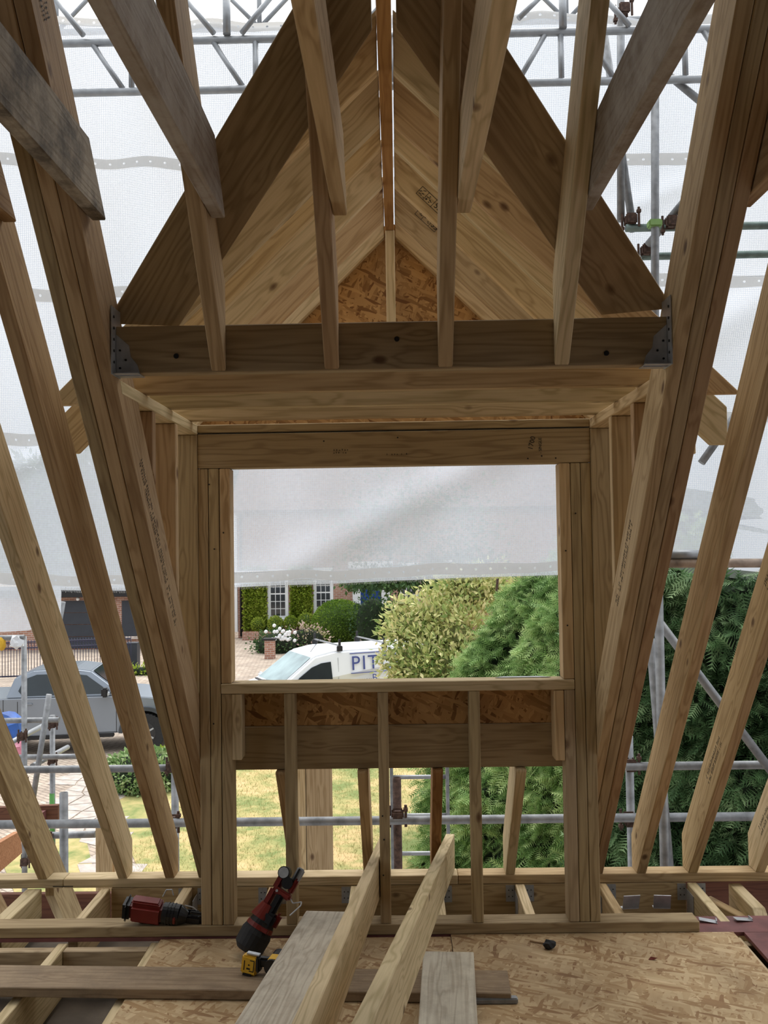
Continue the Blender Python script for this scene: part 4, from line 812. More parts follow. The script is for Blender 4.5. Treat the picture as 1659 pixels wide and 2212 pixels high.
# ================================================================== PLANTS
CON = leafmat('conifer spray', (.03, .07, .025), (.36, .48, .24), (.12, .22, .085), .25)
CON2 = leafmat('bright conifer spray', (.09, .19, .05), (.66, .78, .36), (.30, .46, .16), .35)
VAR = leafmat('variegated leaves', (.14, .25, .06), (.82, .66, .40), (.62, .64, .26), .3)
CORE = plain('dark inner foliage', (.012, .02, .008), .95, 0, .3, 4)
fv, ff = frond()
def hedge(name, plan, topf, lf, shift, mat, nfr, size, lb, group=None):
    root = empty(name, (plan[0][0], plan[0][1], G), lb, 'hedge', group)
    seg = [0]; 
    for a, b2 in zip(plan, plan[1:]): seg.append(seg[-1]+math.dist(a, b2))
    def pos(s, z, inset=0):
        x = np.interp(s, seg, [a[0] for a in plan]); y = np.interp(s, seg, [a[1] for a in plan])
        i = min(len(plan)-2, max(0, int(np.searchsorted(seg, s)-1))); a, b2 = plan[i], plan[i+1]; L_ = math.dist(a, b2); nx_, ny_ = -(b2[1]-a[1])/L_, (b2[0]-a[0])/L_
        if ny_ > 0: nx_, ny_ = -nx_, -ny_
        d = -.12*(z-G)-inset+.34*mnoise.noise(Vector((s*1.5, z*1.5, 0)))+.22*mnoise.noise(Vector((s*3.4+9, z*3.4, 3)))
        sh = shift(z)*max(0, 1-s/3.5)
        return (x+nx_*d+sh, y+ny_*d, z), (nx_, ny_)
    ns, nz_ = 90, 40; V = []; Fq = []
    for i in range(ns+1):
        s = seg[-1]*i/ns
        for j in range(nz_+1): V.append(pos(s, G+(topf(s)-G)*j/nz_, .10+.05*random.random())[0])
        (x, y, z), (a_, b2) = pos(s, topf(s), .1); V.append((x-a_*1.6+.6, y-b2*1.6, z-.2))
    w_ = nz_+2
    for i in range(ns):
        for j in range(w_-1): a = i*w_+j; Fq.append((a, a+w_, a+w_+1, a+1))
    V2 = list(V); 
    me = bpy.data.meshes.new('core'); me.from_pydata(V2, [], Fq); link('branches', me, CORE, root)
    P = []; N = []
    for i in range(nfr):
        s = random.uniform(0, seg[-1]); t = topf(s); z = random.uniform(G, t+.05); q, (a_, b2) = pos(s, z, -.02+random.random()*.12); P.append(q); N.append((a_+random.uniform(-.5, .5), b2+random.uniform(-.3, .3), -.1+random.uniform(-.3, .5)))
    o = leaves_mesh('foliage', np.array(P), np.array(N), fv, ff, size, mat, .55, root, down=.35); o['kind'] = 'stuff'
    return root
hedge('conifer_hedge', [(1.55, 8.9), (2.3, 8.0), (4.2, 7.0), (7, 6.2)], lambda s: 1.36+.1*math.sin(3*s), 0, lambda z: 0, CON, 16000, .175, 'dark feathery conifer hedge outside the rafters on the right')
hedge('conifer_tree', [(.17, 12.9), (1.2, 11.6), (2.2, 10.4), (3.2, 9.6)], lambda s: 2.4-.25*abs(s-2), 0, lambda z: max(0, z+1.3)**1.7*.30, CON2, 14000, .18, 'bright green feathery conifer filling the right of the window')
VS = empty('variegated_shrub', at(900, 1500, 14.5), 'cream and orange tipped variegated shrub in front of the white van', 'shrub')
Ps, Ns, Pv, Nv = [], [], [], []
core = bmesh.new()
for px, py, rx, ry, Y in ((1010, 1290, 75, 45, 14.8), (930, 1330, 60, 38, 14.5), (985, 1380, 75, 60, 14.3), (880, 1345, 42, 26, 14.3), (900, 1425, 60, 48, 14.0), (880, 1372, 30, 16, 14.1), (896, 1445, 38, 28, 13.9), (852, 1362, 20, 7, 14.1), (836, 1420, 18, 6, 13.9), (872, 1303, 24, 7, 14.4), (862, 1455, 18, 9, 13.9), (850, 1318, 10, 5, 14.3), (1060, 1270, 60, 36, 15), (975, 1450, 80, 50, 13.9), (910, 1510, 70, 40, 13.9), (1000, 1255, 50, 20, 14.8)):
    c = at(px, py, Y); u_ = 2000/Y; r = (rx/u_, .35, ry/u_); P, N = ell_pts(c, r, int(rx*ry*.44), rough=.33); Ps.append(P); Ns.append(N+np.array([-.3, 0, .25]))
    bmesh.ops.create_icosphere(core, subdivisions=2, radius=1, matrix=Matrix.Translation(c) @ Matrix.Diagonal((r[0]*.6, r[1]*.6, r[2]*.6, 1)))
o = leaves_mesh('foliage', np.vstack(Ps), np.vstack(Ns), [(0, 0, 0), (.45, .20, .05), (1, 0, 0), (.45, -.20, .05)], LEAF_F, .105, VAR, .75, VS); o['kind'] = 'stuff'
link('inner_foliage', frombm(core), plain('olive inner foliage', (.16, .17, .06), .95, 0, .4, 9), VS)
bs = bmesh.new(); path(bs, [at(1075, 1250, 14.2), at(1068, 1330, 14.2), at(1060, 1400, 14.2), at(1050, 1480, 14.2)], .02, 6); path(bs, [at(1130, 1250, 14.2), at(1110, 1320, 14.2), at(1068, 1400, 14.2)], .014, 6); link('stem', frombm(bs), RUST, VS)
def bush(name, c, r, nl, ls, mats, lb, cat='shrub', group=None, corec=None, zmin=-.6, rough=.06, jit=.5, shape=(LEAF_V, LEAF_F)):
    root = empty(name, (c[0], c[1], c[2]-r[2]), lb, cat, group); P, N = ell_pts(c, r, nl, zmin, rough)
    o = leaves_mesh('foliage', P, N, shape[0], shape[1], ls, mats, jit, root); o['kind'] = 'stuff'
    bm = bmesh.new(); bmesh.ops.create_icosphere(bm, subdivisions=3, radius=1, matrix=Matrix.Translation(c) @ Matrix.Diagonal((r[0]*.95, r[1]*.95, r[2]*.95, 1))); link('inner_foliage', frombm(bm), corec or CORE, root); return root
GRN = leafmat('clipped green leaves', (.08, .17, .02), (.30, .42, .06), (.17, .28, .035), .3)
YGR = leafmat('yellow green leaves', (.20, .30, .03), (.48, .55, .10), (.33, .42, .05), .3)
DGR = leafmat('dark green leaves', (.03, .07, .025), (.12, .20, .06), (.06, .12, .04), .3)
IVY = leafmat('ivy leaves', (.06, .15, .04), (.55, .62, .34), (.22, .34, .12), .25)
# ivy mound on the lawn edge
c = atz(300, 1712, G); bush('ivy_mound', (c.x, c.y+.3, G+.25), (.68, .6, .42), 2600, .085, IVY, 'low ivy mound at the corner of the lawn, between the left rafters')
c = atz(352, 1680, G); bush('ivy_mound', (c.x, c.y+.3, G+.15), (.5, .5, .3), 1400, .07, YGR, 'yellow leaved low shrub behind the ivy mound, by the pickup wheel')
# ================================================================== HOUSE OPPOSITE
HY = 44.0
m, n, l, p = newmat('red brick'); BRICK = m
tc = n.new('ShaderNodeTexCoord'); sp = n.new('ShaderNodeSeparateXYZ'); l.new(tc.outputs['Object'], sp.inputs[0]); cb = n.new('ShaderNodeCombineXYZ'); l.new(sp.outputs['X'], cb.inputs[0]); l.new(sp.outputs['Z'], cb.inputs[1])
br = n.new('ShaderNodeTexBrick'); br.inputs['Scale'].default_value = 1; br.inputs['Brick Width'].default_value = .235; br.inputs['Row Height'].default_value = .085; br.inputs['Mortar Size'].default_value = .011
br.inputs['Color1'].default_value = (.30, .14, .095, 1); br.inputs['Color2'].default_value = (.42, .22, .15, 1); br.inputs['Mortar'].default_value = (.46, .38, .33, 1); l.new(cb.outputs[0], br.inputs['Vector']); l.new(br.outputs['Color'], p.inputs['Base Color']); p.inputs['Roughness'].default_value = .9
bmp = n.new('ShaderNodeBump'); bmp.inputs['Distance'].default_value = .01; bmp.inputs['Strength'].default_value = .4; l.new(br.outputs['Fac'], bmp.inputs['Height']); bmp.invert = True; l.new(bmp.outputs['Normal'], p.inputs['Normal'])
GLS = plain('dark window glass', (.03, .035, .04), .08, 0, .3, .6, spec=.8)
def rect(x0, y0, x1, y1, Y): 
    a, b2, c_, d_ = at(x0, y0, Y), at(x1, y0, Y), at(x0, y1, Y), at(x1, y1, Y); return (a.x+c_.x)/2, (b2.x+d_.x)/2, (c_.z+d_.z)/2, (a.z+b2.z)/2
HS = empty('house', (0, HY, G), 'red brick house across the drive with white sash windows and a blue door', 'house')
hx0 = at(514, 1300, HY).x
def cbox(name, x0, x1, y0, y1, z0, z1, mat, parent):
    bm = bmesh.new(); addbox(bm, ((x1-x0)/2, (y1-y0)/2, (z1-z0)/2), (x1-x0, y1-y0, z1-z0)); return link(name, frombm(bm), mat, parent, Matrix.Translation((x0, y0, z0)))
cbox('wall', hx0, 9, HY, HY+8, G, 3.4, BRICK, HS)
ROOF = plain('roof tiles', (.16, .09, .07), .9, 0, .3, 3); o = sheet('roof', [(hx0-.3, HY-.4, 3.3), (9.3, HY-.4, 3.3), (9.3, HY+4, 6.6), (hx0-.3, HY+4, 6.6)], .15, ROOF, HS)
cbox('corner_board', hx0-.25, hx0-.02, HY-.05, HY+.2, G+.3, 3.3, WHITE, HS)
a = at(520.5, 1300, HY-.1); tube('drainpipe', (a.x, HY-.08, G+.1), (a.x, HY-.08, 3.3), .06, BLACK, HS)
def sash(x0, y0, x1, y1, cols, rows_, lb=None):
    a0, a1, z0, z1 = rect(x0, y0, x1, y1, HY-.03); z1 = z0+2.35
    w = cbox('window', a0, a1, HY-.03, HY+.05, z0, z1, WHITE, HS); f_ = .14
    gx0, gx1, gz0, gz1 = a0+f_, a1-f_, z0+f_, z1-f_
    for i in range(cols):
        for j in range(rows_):
            cw = (gx1-gx0)/cols; ch = (gz1-gz0)/rows_
            cbox('pane', gx0+i*cw+.018, gx0+(i+1)*cw-.018, HY-.045, HY-.032, gz0+j*ch+.02+(.03 if j == rows_//2 else 0), gz0+(j+1)*ch-.02, GLS, w)
    cbox('window_sill', a0-.05, a1+.05, HY-.1, HY-.031, z0-.09, z0, WHITE, w)
sash(578, 1260, 623, 1337, 3, 6); sash(677, 1255, 720, 1334, 3, 6); sash(862, 1262, 905, 1322, 3, 6); sash(958, 1260, 1000, 1318, 3, 6)
a0, a1, z0, z1 = rect(779, 1255, 823, 1345, HY-.05); cbox('front_door', a0, a1, HY-.07, HY, z0-.3, .1, plain('blue paint', (.015, .05, .24), .4, 0, .05), HS)
for x0, x1 in ((762, 779), (824, 842)): a0, a1, z0, z1 = rect(x0, 1255, x1, 1345, HY-.1); cbox('door_pillar', a0, a1, HY-.15, HY, z0-.3, .5, WHITE, HS)
a0, a1, _, _ = rect(755, 1255, 850, 1345, HY); cbox('door_canopy', a0, a1, HY-.7, HY, .5, .8, WHITE, HS)
# wall ivy panels
for x0, x1, yb, lb in ((526, 577, 1362, 'ivy panel climbing the brick wall left of the first sash window'), (628, 675, 1350, 'ivy panel climbing the brick wall between the two sash windows')):
    a0, a1, z0, z1 = rect(x0, 1250, x1, yb, HY-.1); z1 = .6; k = 3000; P = np.stack([rng.uniform(a0, a1, k), HY-.12-rng.uniform(0, .12, k), rng.uniform(z0, z1, k)], 1); N = np.tile([0, -1, .3], (k, 1)).astype(float)
    root = empty('climbing_ivy', (a0, HY-.1, z0), lb, 'climbing plant', 'ivy on the house'); o = leaves_mesh('foliage', P, N, LEAF_V, LEAF_F, .16, YGR, .6, root); o['kind'] = 'stuff'
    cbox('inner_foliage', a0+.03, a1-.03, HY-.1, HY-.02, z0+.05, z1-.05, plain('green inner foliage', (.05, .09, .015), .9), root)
PLW = cbox('planter_wall', at(524, 1370, 43).x, at(700, 1370, 43).x, 42.9, 43.15, G, at(600, 1364, 43).z, BRICK, None); tag(PLW, 'low brick planter wall in front of the house', 'wall')
for px, py, r, lb in ((557, 1349, 13, 'clipped box ball, leftmost in front of the house'), (595, 1348, 15, 'clipped box ball under the first sash window'), (628, 1346, 13.5, 'clipped box ball right of the one under the window'), (661, 1342, 16, 'clipped box ball nearest the big dome shrub')):
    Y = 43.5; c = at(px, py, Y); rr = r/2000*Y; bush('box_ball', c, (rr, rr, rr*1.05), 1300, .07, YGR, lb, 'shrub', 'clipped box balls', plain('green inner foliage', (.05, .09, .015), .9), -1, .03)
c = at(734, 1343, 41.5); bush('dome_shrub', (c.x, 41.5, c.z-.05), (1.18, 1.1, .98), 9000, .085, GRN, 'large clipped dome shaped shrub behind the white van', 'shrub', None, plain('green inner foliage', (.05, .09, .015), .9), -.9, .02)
for px, py, rx, rz, lb in ((805, 1345, .75, 1.1, 'dark loose shrub in front of the blue door'), (845, 1345, .55, .8, 'dark shrub right of the door pillar')):
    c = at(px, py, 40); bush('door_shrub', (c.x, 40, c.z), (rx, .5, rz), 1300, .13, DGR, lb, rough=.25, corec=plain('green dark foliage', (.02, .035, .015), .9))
c = at(598, 1385, 38); bush('rose_bush', (c.x, 38, c.z-.2), (.85, .6, .55), 1100, .12, DGR, 'rose bush left of the white van', rough=.25)
RB_ = bmesh.new()
for i in range(26): a = at(598+random.gauss(10, 13), 1372+random.gauss(0, 8), 37.4); bmesh.ops.create_icosphere(RB_, subdivisions=1, radius=.085, matrix=Matrix.Translation(a))
o = link('white_roses', frombm(RB_), WHITE); tag(o, 'white rose blooms on the rose bush', 'flowers', kind='stuff')
c = at(662, 1370, 38.5); bush('pink_flowers', (c.x, 38.5, c.z-.25), (.75, .4, .5), 700, .12, leafmat('pink petals', (.30, .34, .12), (.75, .50, .48), (.62, .45, .40), .3), 'pink and white flowering plant beside the roses', 'flowers', rough=.3)
a = atz(582, 1424, G); o = cbox('brick_pier', a.x-.19, a.x+.19, a.y, a.y+.35, G, G+.72, BRICK, None); tag(o, 'small brick pier with a slate cap on the drive', 'pier'); cbox('cap_stone', a.x-.24, a.x+.24, a.y-.05, a.y+.4, G+.72, G+.79, BLACK, o)
# overhanging tree in front of the house
TR = empty('tree', (1.9, 38, G), 'dark tree with a leaning trunk overhanging the front of the house', 'tree')
bt = bmesh.new(); pts = [at(1010, 1400, 38), at(985, 1290, 38), at(962, 1250, 38), at(930, 1190, 38)]; path(bt, pts, .16, 10); path(bt, [pts[2], at(850, 1225, 37.5), at(790, 1238, 37.5)], .06, 8); link('trunk', frombm(bt), plain('bark', (.07, .05, .04), .9, 0, .3, 6, bump=.4), TR)
Pl, Nl = [], []
for px, py, rx, rz in ((830, 1252, 1.0, .35), (770, 1255, .55, .25), (920, 1248, 1.3, .35), (1000, 1240, 1.5, .7), (900, 1150, 2.6, 1.6)):
    P, N = ell_pts(at(px, py, 37.5), (rx, 1, rz), int(900*rx), -1, .3); Pl.append(P); Nl.append(N)
o = leaves_mesh('foliage', np.vstack(Pl), np.vstack(Nl), LEAF_V, LEAF_F, .2, DGR, .6, TR); o['kind'] = 'stuff'
for px, zc_, r, lb in ((150, 3.0, 5.5, 'broad tree crown behind the garage, faint through the netting'), (620, 5.0, 5, 'tree crown behind the house, faint through the netting'), (1150, 5.5, 6, 'tree crown behind the right end of the house, faint through the netting')):
    c = at(px, 1100, 60); t_ = bush('tree', (c.x, 60, zc_), (r, 3, r*.8), 2500, .7, DGR, lb, 'tree', 'trees behind the houses', rough=.15); tube('trunk', (c.x, 60, G), (c.x, 60, zc_), .35, RUST, t_)
# garage block
GY = 40.0
GA = empty('garage', (-13, GY, G), 'brick garage with anthracite sectional doors at the left', 'garage')
ANT = plain('anthracite door', (.03, .035, .045), .5, 0, .1, 3)
gx0 = -22; a0, a1, z0, z1 = rect(126, 1277, 520, 1400, GY); cbox('wall', gx0, a1-2.6, GY, GY+3.5, G, at(200, 1290, GY).z, BRICK, GA)
cbox('fascia', gx0, a1-2.6, GY-.35, GY, at(200, 1289, GY).z, at(200, 1277, GY).z, BLACK, GA); cbox('flat_roof', gx0, a1-2.6, GY-.3, GY+3.5, at(200, 1277, GY).z, at(200, 1272, GY).z, ANT, GA)
for x0, x1 in ((133, 247), (264, 296)):
    a0, a1, _, z1 = rect(x0, 1297, x1, 1400, GY); z0 = G+.05 if x0 < 200 else at(280, 1374, GY).z; nrow = 4 if x0 < 200 else 1
    for j in range(nrow): cbox('door_panel', a0, a1, GY-.05, GY, z0+(z1-z0)*j/nrow+.012, z0+(z1-z0)*(j+1)/nrow-.012, ANT, GA)
a0, a1, z0, z1 = rect(262, 1374, 300, 1380, GY); cbox('window_sill', a0, a1, GY-.15, GY, z0, z1, STN, GA)
a = at(168, 1294, GY-.1); bm = bmesh.new(); bmesh.ops.create_icosphere(bm, subdivisions=2, radius=.08); link('lamp', frombm(bm), WHITE, GA, Matrix.Translation(a))
# railing gate
NAVY = plain('dark blue railing', (.02, .02, .05), .5)
RG = empty('gate', at(0, 1465, 31.4), 'dark metal railing gate with scrolled top in front of the garage', 'gate')
ga, gb = atz(-40, 1469, G), atz(283, 1455, G); dd = (gb-ga); nb = 52
for z_, r in ((.08, .025), (1.02, .022), (1.22, .02)): tube('rail', ga+Vector((0, 0, z_)), gb+Vector((0, 0, z_)), r, NAVY, RG, seg=8)
for i in range(nb+1): q = ga+dd*(i/nb); tube('bar', q+Vector((0, 0, .05)), q+Vector((0, 0, 1.30)), .011, NAVY, RG, seg=6)
for i in range(nb):
    q = ga+dd*((i+.5)/nb); bm = bmesh.new(); pts = [Vector((.06*math.cos(t), 0, .06*math.sin(t))) for t in [k*.8 for k in range(7)]]; path(bm, pts, .009, 5); link('scroll', frombm(bm), NAVY, RG, Matrix.Translation(q+Vector((0, 0, 1.12))))
a = atz(295, 1450, G); o = cbox('dark_cabinet', a.x-.42, a.x+.02, a.y, a.y+.4, G, G+1.0, ANT, None); tag(o, 'plain anthracite cabinet at the end of the railing gate', 'cabinet')
a = atz(300, 1456, G); bush('weeds', (a.x, a.y-.2, G+.1), (.7, .2, .18), 260, .14, YGR, 'yellowing weeds at the foot of the anthracite cabinet', 'weeds', rough=.3)
# ================================================================== VEHICLES
def frame_m(o, fx, k=1):
    fx = Vector(fx).normalized(); fy = Vector((0, 0, 1)).cross(fx); return Matrix(((fx.x*k, fy.x*k, 0, o[0]), (fx.y*k, fy.y*k, 0, o[1]), (0, 0, k, o[2]), (0, 0, 0, 1)))
def vpart(root, M, nm, mat, fn, smooth=False, label=None):
    bm = bmesh.new(); fn(bm); o = link(nm, frombm(bm, smooth=smooth), mat, root, M)
    if label: o['label'] = label
    return o
def prism(bm, pts, y0, y1, inset=None, bev=0):
    a = [bm.verts.new((x, y0, z)) for x, z in pts]; ii = inset or [0]*len(pts)
    b2 = [bm.verts.new((x, y1, z)) for x, z in pts]
    for v, q in zip(a, ii): v.co.y += q
    for v, q in zip(b2, ii): v.co.y -= q
    f1 = bm.faces.new(a); f2 = bm.faces.new(b2[::-1]); k = len(pts)
    for i in range(k): bm.faces.new((a[i], a[(i+1) % k], b2[(i+1) % k], b2[i]))
    if bev: bmesh.ops.recalc_face_normals(bm, faces=bm.faces); bmesh.ops.bevel(bm, geom=list(bm.edges), offset=bev, segments=3, affect='EDGES', clamp_overlap=True)
def arch(cx, cz, r, a0, a1, n_=12): return [(cx+r*math.cos(math.radians(a0+(a1-a0)*i/n_)), cz+r*math.sin(math.radians(a0+(a1-a0)*i/n_))) for i in range(n_+1)]
def wheel(root, M, x, y, z, r, side):
    w = vpart(root, M, 'wheel', BLACKR, lambda bm: None or [addtube(bm, (x, y-.12, z), (x, y+.12, z), r, 40)]+[addbox(bm, (x+math.cos(t)*r, y, z+math.sin(t)*r), (.05, .235, .03), None) for t in [k*math.pi/12 for k in range(0)]])
    return w
# pickup: x forward, y to its left; its right side faces the loft
PK = empty('pickup_truck', (0, 0, 0), 'grey double cab pickup truck parked behind the left rafters', 'car')
fw = at(301, 1604, 20.0); Mp = frame_m((fw.x, 20.9, G), (1, .14, 0), .97); PK.matrix_basis = Mp
PAINT = plain('blue grey car paint', (.22, .25, .29), .22, .35, .03, 2, spec=.6)
CG = plain('car glass', (.02, .027, .03), .08, 0, .2, 1.2, spec=.5)
body = [(.90, .50), (.92, .85), (.84, 1.06), (.60, 1.14), (-.38, 1.25), (-2.75, 1.27), (-4.28, 1.27), (-4.30, .55), (-3.75, .50)]+arch(-3.22, .42, .50, 172, 8)[0:]+[(-2.6, .44), (-.62, .44)]+arch(0, .42, .52, 176, 4)+[(.62, .46)]
vpart(PK, Mp, 'body', PAINT, lambda bm: prism(bm, body, -.93, .93, bev=.035))
cab = [(-.42, 1.24), (-1.18, 1.80), (-1.6, 1.865), (-2.45, 1.85), (-2.82, 1.70), (-2.98, 1.26)]
vpart(PK, Mp, 'cab', PAINT, lambda bm: prism(bm, cab, -.91, .91, [0, .17, .18, .18, .15, 0], bev=.03))
def sidewin(pts, nm='side_window', y=-.918):
    def fn(bm):
        a = [bm.verts.new((x, y+.30*(z-1.25), z)) for x, z in pts]; b2 = [bm.verts.new((x, y+.30*(z-1.25)+.02, z)) for x, z in pts]; bm.faces.new(a); k = len(pts)
        for i in range(k): bm.faces.new((a[i], a[(i+1) % k], b2[(i+1) % k], b2[i]))
    vpart(PK, Mp, nm, CG, fn)
sidewin([(-.72, 1.31), (-1.28, 1.71), (-1.58, 1.75), (-1.60, 1.31)]); sidewin([(-1.72, 1.31), (-1.70, 1.755), (-2.35, 1.755), (-2.62, 1.66), (-2.72, 1.42), (-2.62, 1.31)])
vpart(PK, Mp, 'windscreen', CG, lambda bm: bm.faces.new([bm.verts.new(q) for q in ((-.44, -.80, 1.262), (-.44, .80, 1.262), (-1.15, .66, 1.80), (-1.15, -.66, 1.80))]))
for y in (-.87, .87):
    for x in (0, -3.22):
        w = vpart(PK, Mp, 'wheel', BLACKR, lambda bm: (addtube(bm, (x, y-.14, .42), (x, y+.14, .42), .42, 44), [addbox(bm, (0, 0, .42), (.05, .27, .02), Matrix.Translation((x, y, .42)) @ Matrix.Rotation(k*math.pi/18, 4, 'Y')) for k in range(36)]))
        s_ = -1 if y < 0 else 1
        vpart(w, Mp, 'wheel_rim', plain('dark alloy', (.06, .06, .065), .35, .7), lambda bm: (addtube(bm, (x, y+s_*.10, .42), (x, y+s_*.148, .42), .24, 30), addtube(bm, (x, y+s_*.14, .42), (x, y+s_*.165, .42), .05, 12)))
        vpart(w, Mp, 'spoke', GALV, lambda bm: [addbox(bm, (0, 0, .12), (.035, .02, .2), Matrix.Translation((x, y+s_*.15, .42)) @ Matrix.Rotation(k*math.pi/3, 4, 'Y')) for k in range(6)])
def flare(cx):
    def fn(bm):
        o_ = arch(cx, .42, .57, 178, 2, 20); i_ = arch(cx, .42, .49, 178, 2, 20)
        for a, b2, c_, d_ in zip(o_, o_[1:], i_, i_[1:]):
            vs4 = [bm.verts.new((q[0], -.985, q[1])) for q in (a, b2, d_, c_)]; vb = [bm.verts.new((q[0], -.90, q[1])) for q in (a, b2, d_, c_)]
            bm.faces.new(vs4); [bm.faces.new((vs4[i], vs4[(i+1) % 4], vb[(i+1) % 4], vb[i])) for i in range(4)]
    return fn
DKP = plain('charcoal flare', (.05, .055, .06), .5)
vpart(PK, Mp, 'wheel_flare', DKP, flare(0)); vpart(PK, Mp, 'wheel_flare', DKP, flare(-3.22))
vpart(PK, Mp, 'side_step', BLACK, lambda bm: addbox(bm, (-1.62, -.93, .40), (1.9, .16, .06), bev=.01))
vpart(PK, Mp, 'front_bumper', DKP, lambda bm: addbox(bm, (.93, 0, .62), (.14, 1.8, .26), bev=.04))
vpart(PK, Mp, 'headlamp', WHITE, lambda bm: (addbox(bm, (.86, -.74, .95), (.12, .32, .16), bev=.03), addbox(bm, (.86, .74, .95), (.12, .32, .16), bev=.03)))
vpart(PK, Mp, 'wing_mirror', BLACK, lambda bm: (addbox(bm, (-.84, -1.06, 1.36), (.14, .20, .20), bev=.03), addbox(bm, (-.84, -.96, 1.30), (.06, .16, .05)))); vpart(PK, Mp, 'mirror_cover', GALV, lambda bm: addbox(bm, (-.77, -1.06, 1.33), (.05, .17, .10), bev=.02))
vpart(PK, Mp, 'door_seam', BLACK, lambda bm: [addbox(bm, c_, s_) for c_, s_ in (((-.62, -.931, .85), (.012, .006, .78)), ((-1.66, -.931, .86), (.012, .006, .78)), ((-2.72, -.931, .9), (.012, .006, .60)), ((-3.02, -.931, .9), (.012, .006, .7)), ((-.9, -.931, .47), (.6, .006, .01)))])
vpart(PK, Mp, 'door_handle', PAINT, lambda bm: (addbox(bm, (-1.50, -.945, 1.14), (.2, .03, .04), bev=.01), addbox(bm, (-2.50, -.945, 1.14), (.2, .03, .04), bev=.01)))
vpart(PK, Mp, 'wing_vent', BLACK, lambda bm: addbox(bm, (-.48, -.935, 1.12), (.22, .02, .09), bev=.01))
vpart(PK, Mp, 'aerial', BLACK, lambda bm: prism(bm, [(-2.35, 1.87), (-2.15, 1.87), (-2.32, 1.95)], -.03, .03))
# white van
VN = empty('panel_van', (0, 0, 0), 'white panel van with roof bars and lettering, seen through the window', 'van')
hd = Vector((-.906, -.423, 0)); Bp = Vector((-1.41, 21.2, G)); Mv = frame_m(Bp+hd*2.3+Vector((.423, -.906, 0))*-.98, hd); VN.matrix_basis = Mv   # origin: nose centre, x forward
VW = plain('white van paint', (.74, .76, .79), .3, 0, .03, 1.5, spec=.5)
vb = [(0, .35), (0.02, .80), (-.12, 1.02), (-.95, 1.24), (-1.80, 1.86), (-2.30, 1.955), (-4.75, 1.95), (-4.95, 1.75), (-4.97, .35)]
vpart(VN, Mv, 'body', VW, lambda bm: prism(bm, vb, -.98, .98, [.14, .12, .14, .06, .13, .13, .13, .09, 0], bev=.05))
vpart(VN, Mv, 'windscreen', plain('van windscreen', (.28, .37, .37), .08, 0, .35, 1.5, spec=.9), lambda bm: bm.faces.new([bm.verts.new(q) for q in ((-.96, -.84, 1.252), (-.96, .84, 1.252), (-1.74, .76, 1.835), (-1.74, -.76, 1.835))]))
def vs_y(z): return .985-.068*max(0, z-1.24)/.6
def vside(nm, mat, pts, out=.006):
    def fn(bm):
        a = [bm.verts.new((x, vs_y(z)*1.0-.055*max(0, (z-1.2)/.7)+out, z)) for x, z in pts]; b2 = [bm.verts.new((v.co.x, v.co.y-.03, v.co.z)) for v in a]; bm.faces.new(a); k = len(pts)
        for i in range(k): bm.faces.new((a[i], a[(i+1) % k], b2[(i+1) % k], b2[i]))
    vpart(VN, Mv, nm, mat, fn)
vside('side_window', plain('van side glass', (.008, .012, .012), .15, 0, .5, 1.6, spec=.25), [(-1.12, 1.14), (-1.42, 1.42), (-1.72, 1.62), (-1.95, 1.70), (-2.18, 1.72), (-2.20, 1.20), (-2.05, 1.08), (-1.3, 1.02)])
vside('panel_seam', GALV, [(-2.36, .6), (-2.36, 1.80), (-2.372, 1.80), (-2.372, .6)], .004)
for x in (-2.42, -3.55):
    vpart(VN, Mv, 'roof_bar', ALU, lambda bm: addbox(bm, (x, 0, 2.07), (.05, 1.72, .035), bev=.01))
    for y in (-.84, .84): vpart(VN, Mv, 'bar_foot', BLACK, lambda bm: (addbox(bm, (x, y, 2.0), (.13, .07, .12), bev=.01), addbox(bm, (x, y, 2.12), (.05, .04, .18))))
vpart(VN, Mv, 'aerial', BLACK, lambda bm: addtube(bm, (-1.9, .3, 1.90), (-2.15, .3, 2.2), .006, 6))
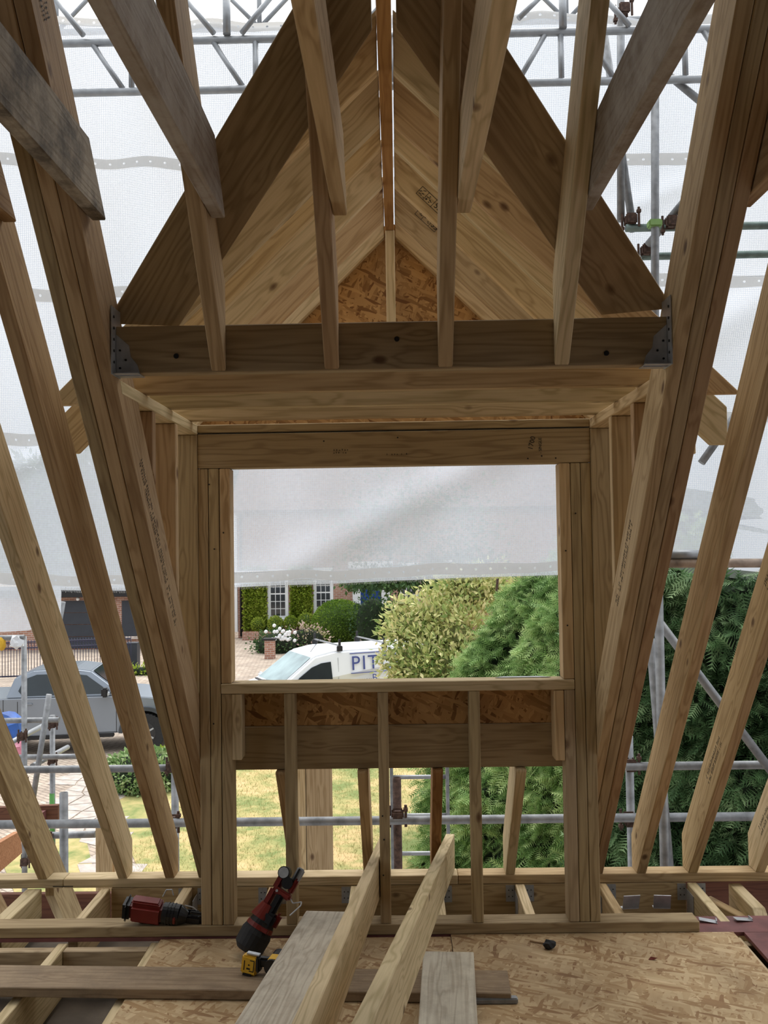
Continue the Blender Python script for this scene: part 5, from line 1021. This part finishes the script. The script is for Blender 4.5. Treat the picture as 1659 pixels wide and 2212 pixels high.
vpart(VN, Mv, 'wing_mirror', VW, lambda bm: (addbox(bm, (-1.12, 1.13, 1.20), (.12, .2, .26), bev=.04), addbox(bm, (-1.12, 1.0, 1.12), (.06, .14, .06)))); vpart(VN, Mv, 'wing_mirror', VW, lambda bm: addbox(bm, (-1.12, -1.1, 1.20), (.12, .2, .26), bev=.04))
vpart(VN, Mv, 'wiper', BLACK, lambda bm: (path(bm, [(-.92, -.4, 1.235), (-1.0, .3, 1.30)], .015, 6), addbox(bm, (-.92, 0, 1.235), (.08, 1.6, .03))))
for y in (-.86, .86):
    for x in (-.95, -3.88): vpart(VN, Mv, 'wheel', BLACKR, lambda bm: (addtube(bm, (x, y-.11, .33), (x, y+.13, .33), .33, 30), addtube(bm, (x, y-.14, .33), (x, y+.145, .33), .17, 20)))
NAV = plain('navy lettering', (.05, .07, .24), .5)
sd_ = Mv.to_3x3() @ Vector((-1, 0, 0)); tilt = Mv.to_3x3() @ Vector((0, -.085, 1)); tilt.normalize(); nn_ = sd_.cross(tilt)
def vtext(s, x, z, size, nm='lettering', sp=1):
    o3 = Mv @ Vector((x, vs_y(z)-.055*max(0, (z-1.2)/.7)+.014, z)); M = Matrix(((sd_.x, tilt.x, nn_.x, o3.x), (sd_.y, tilt.y, nn_.y, o3.y), (sd_.z, tilt.z, nn_.z, o3.z), (0, 0, 0, 1))); text(nm, s, size, M, NAV, VN, .002, sp)
vtext('PITCH', -2.66, 1.50, .46, sp=1.15); vtext('www.', -2.80, 1.22, .16); vtext('B', -3.16, 1.22, .24)
for z0, z1 in ((1.865, 1.88), (1.42, 1.435)):
    vside('lettering_rule', NAV, [(-2.66, z0), (-2.66, z1), (-4.3, z1), (-4.3, z0)], .012)
# blue bags by the pickup
blob('blue_bag', at(20, 1590, 13), (.22, .2, .35), plain('blue plastic', (.03, .10, .35), .5, 0, .3, 4), 'blue bag standing behind the outer scaffold at left', 'bag', 8, 2, .15)
blob('pink_bag', at(33, 1628, 12.6), (.14, .14, .22), plain('pink plastic', (.45, .16, .22), .5, 0, .5, 6), 'pink and blue bag below the blue one at left', 'bag', 9, 2, .15)
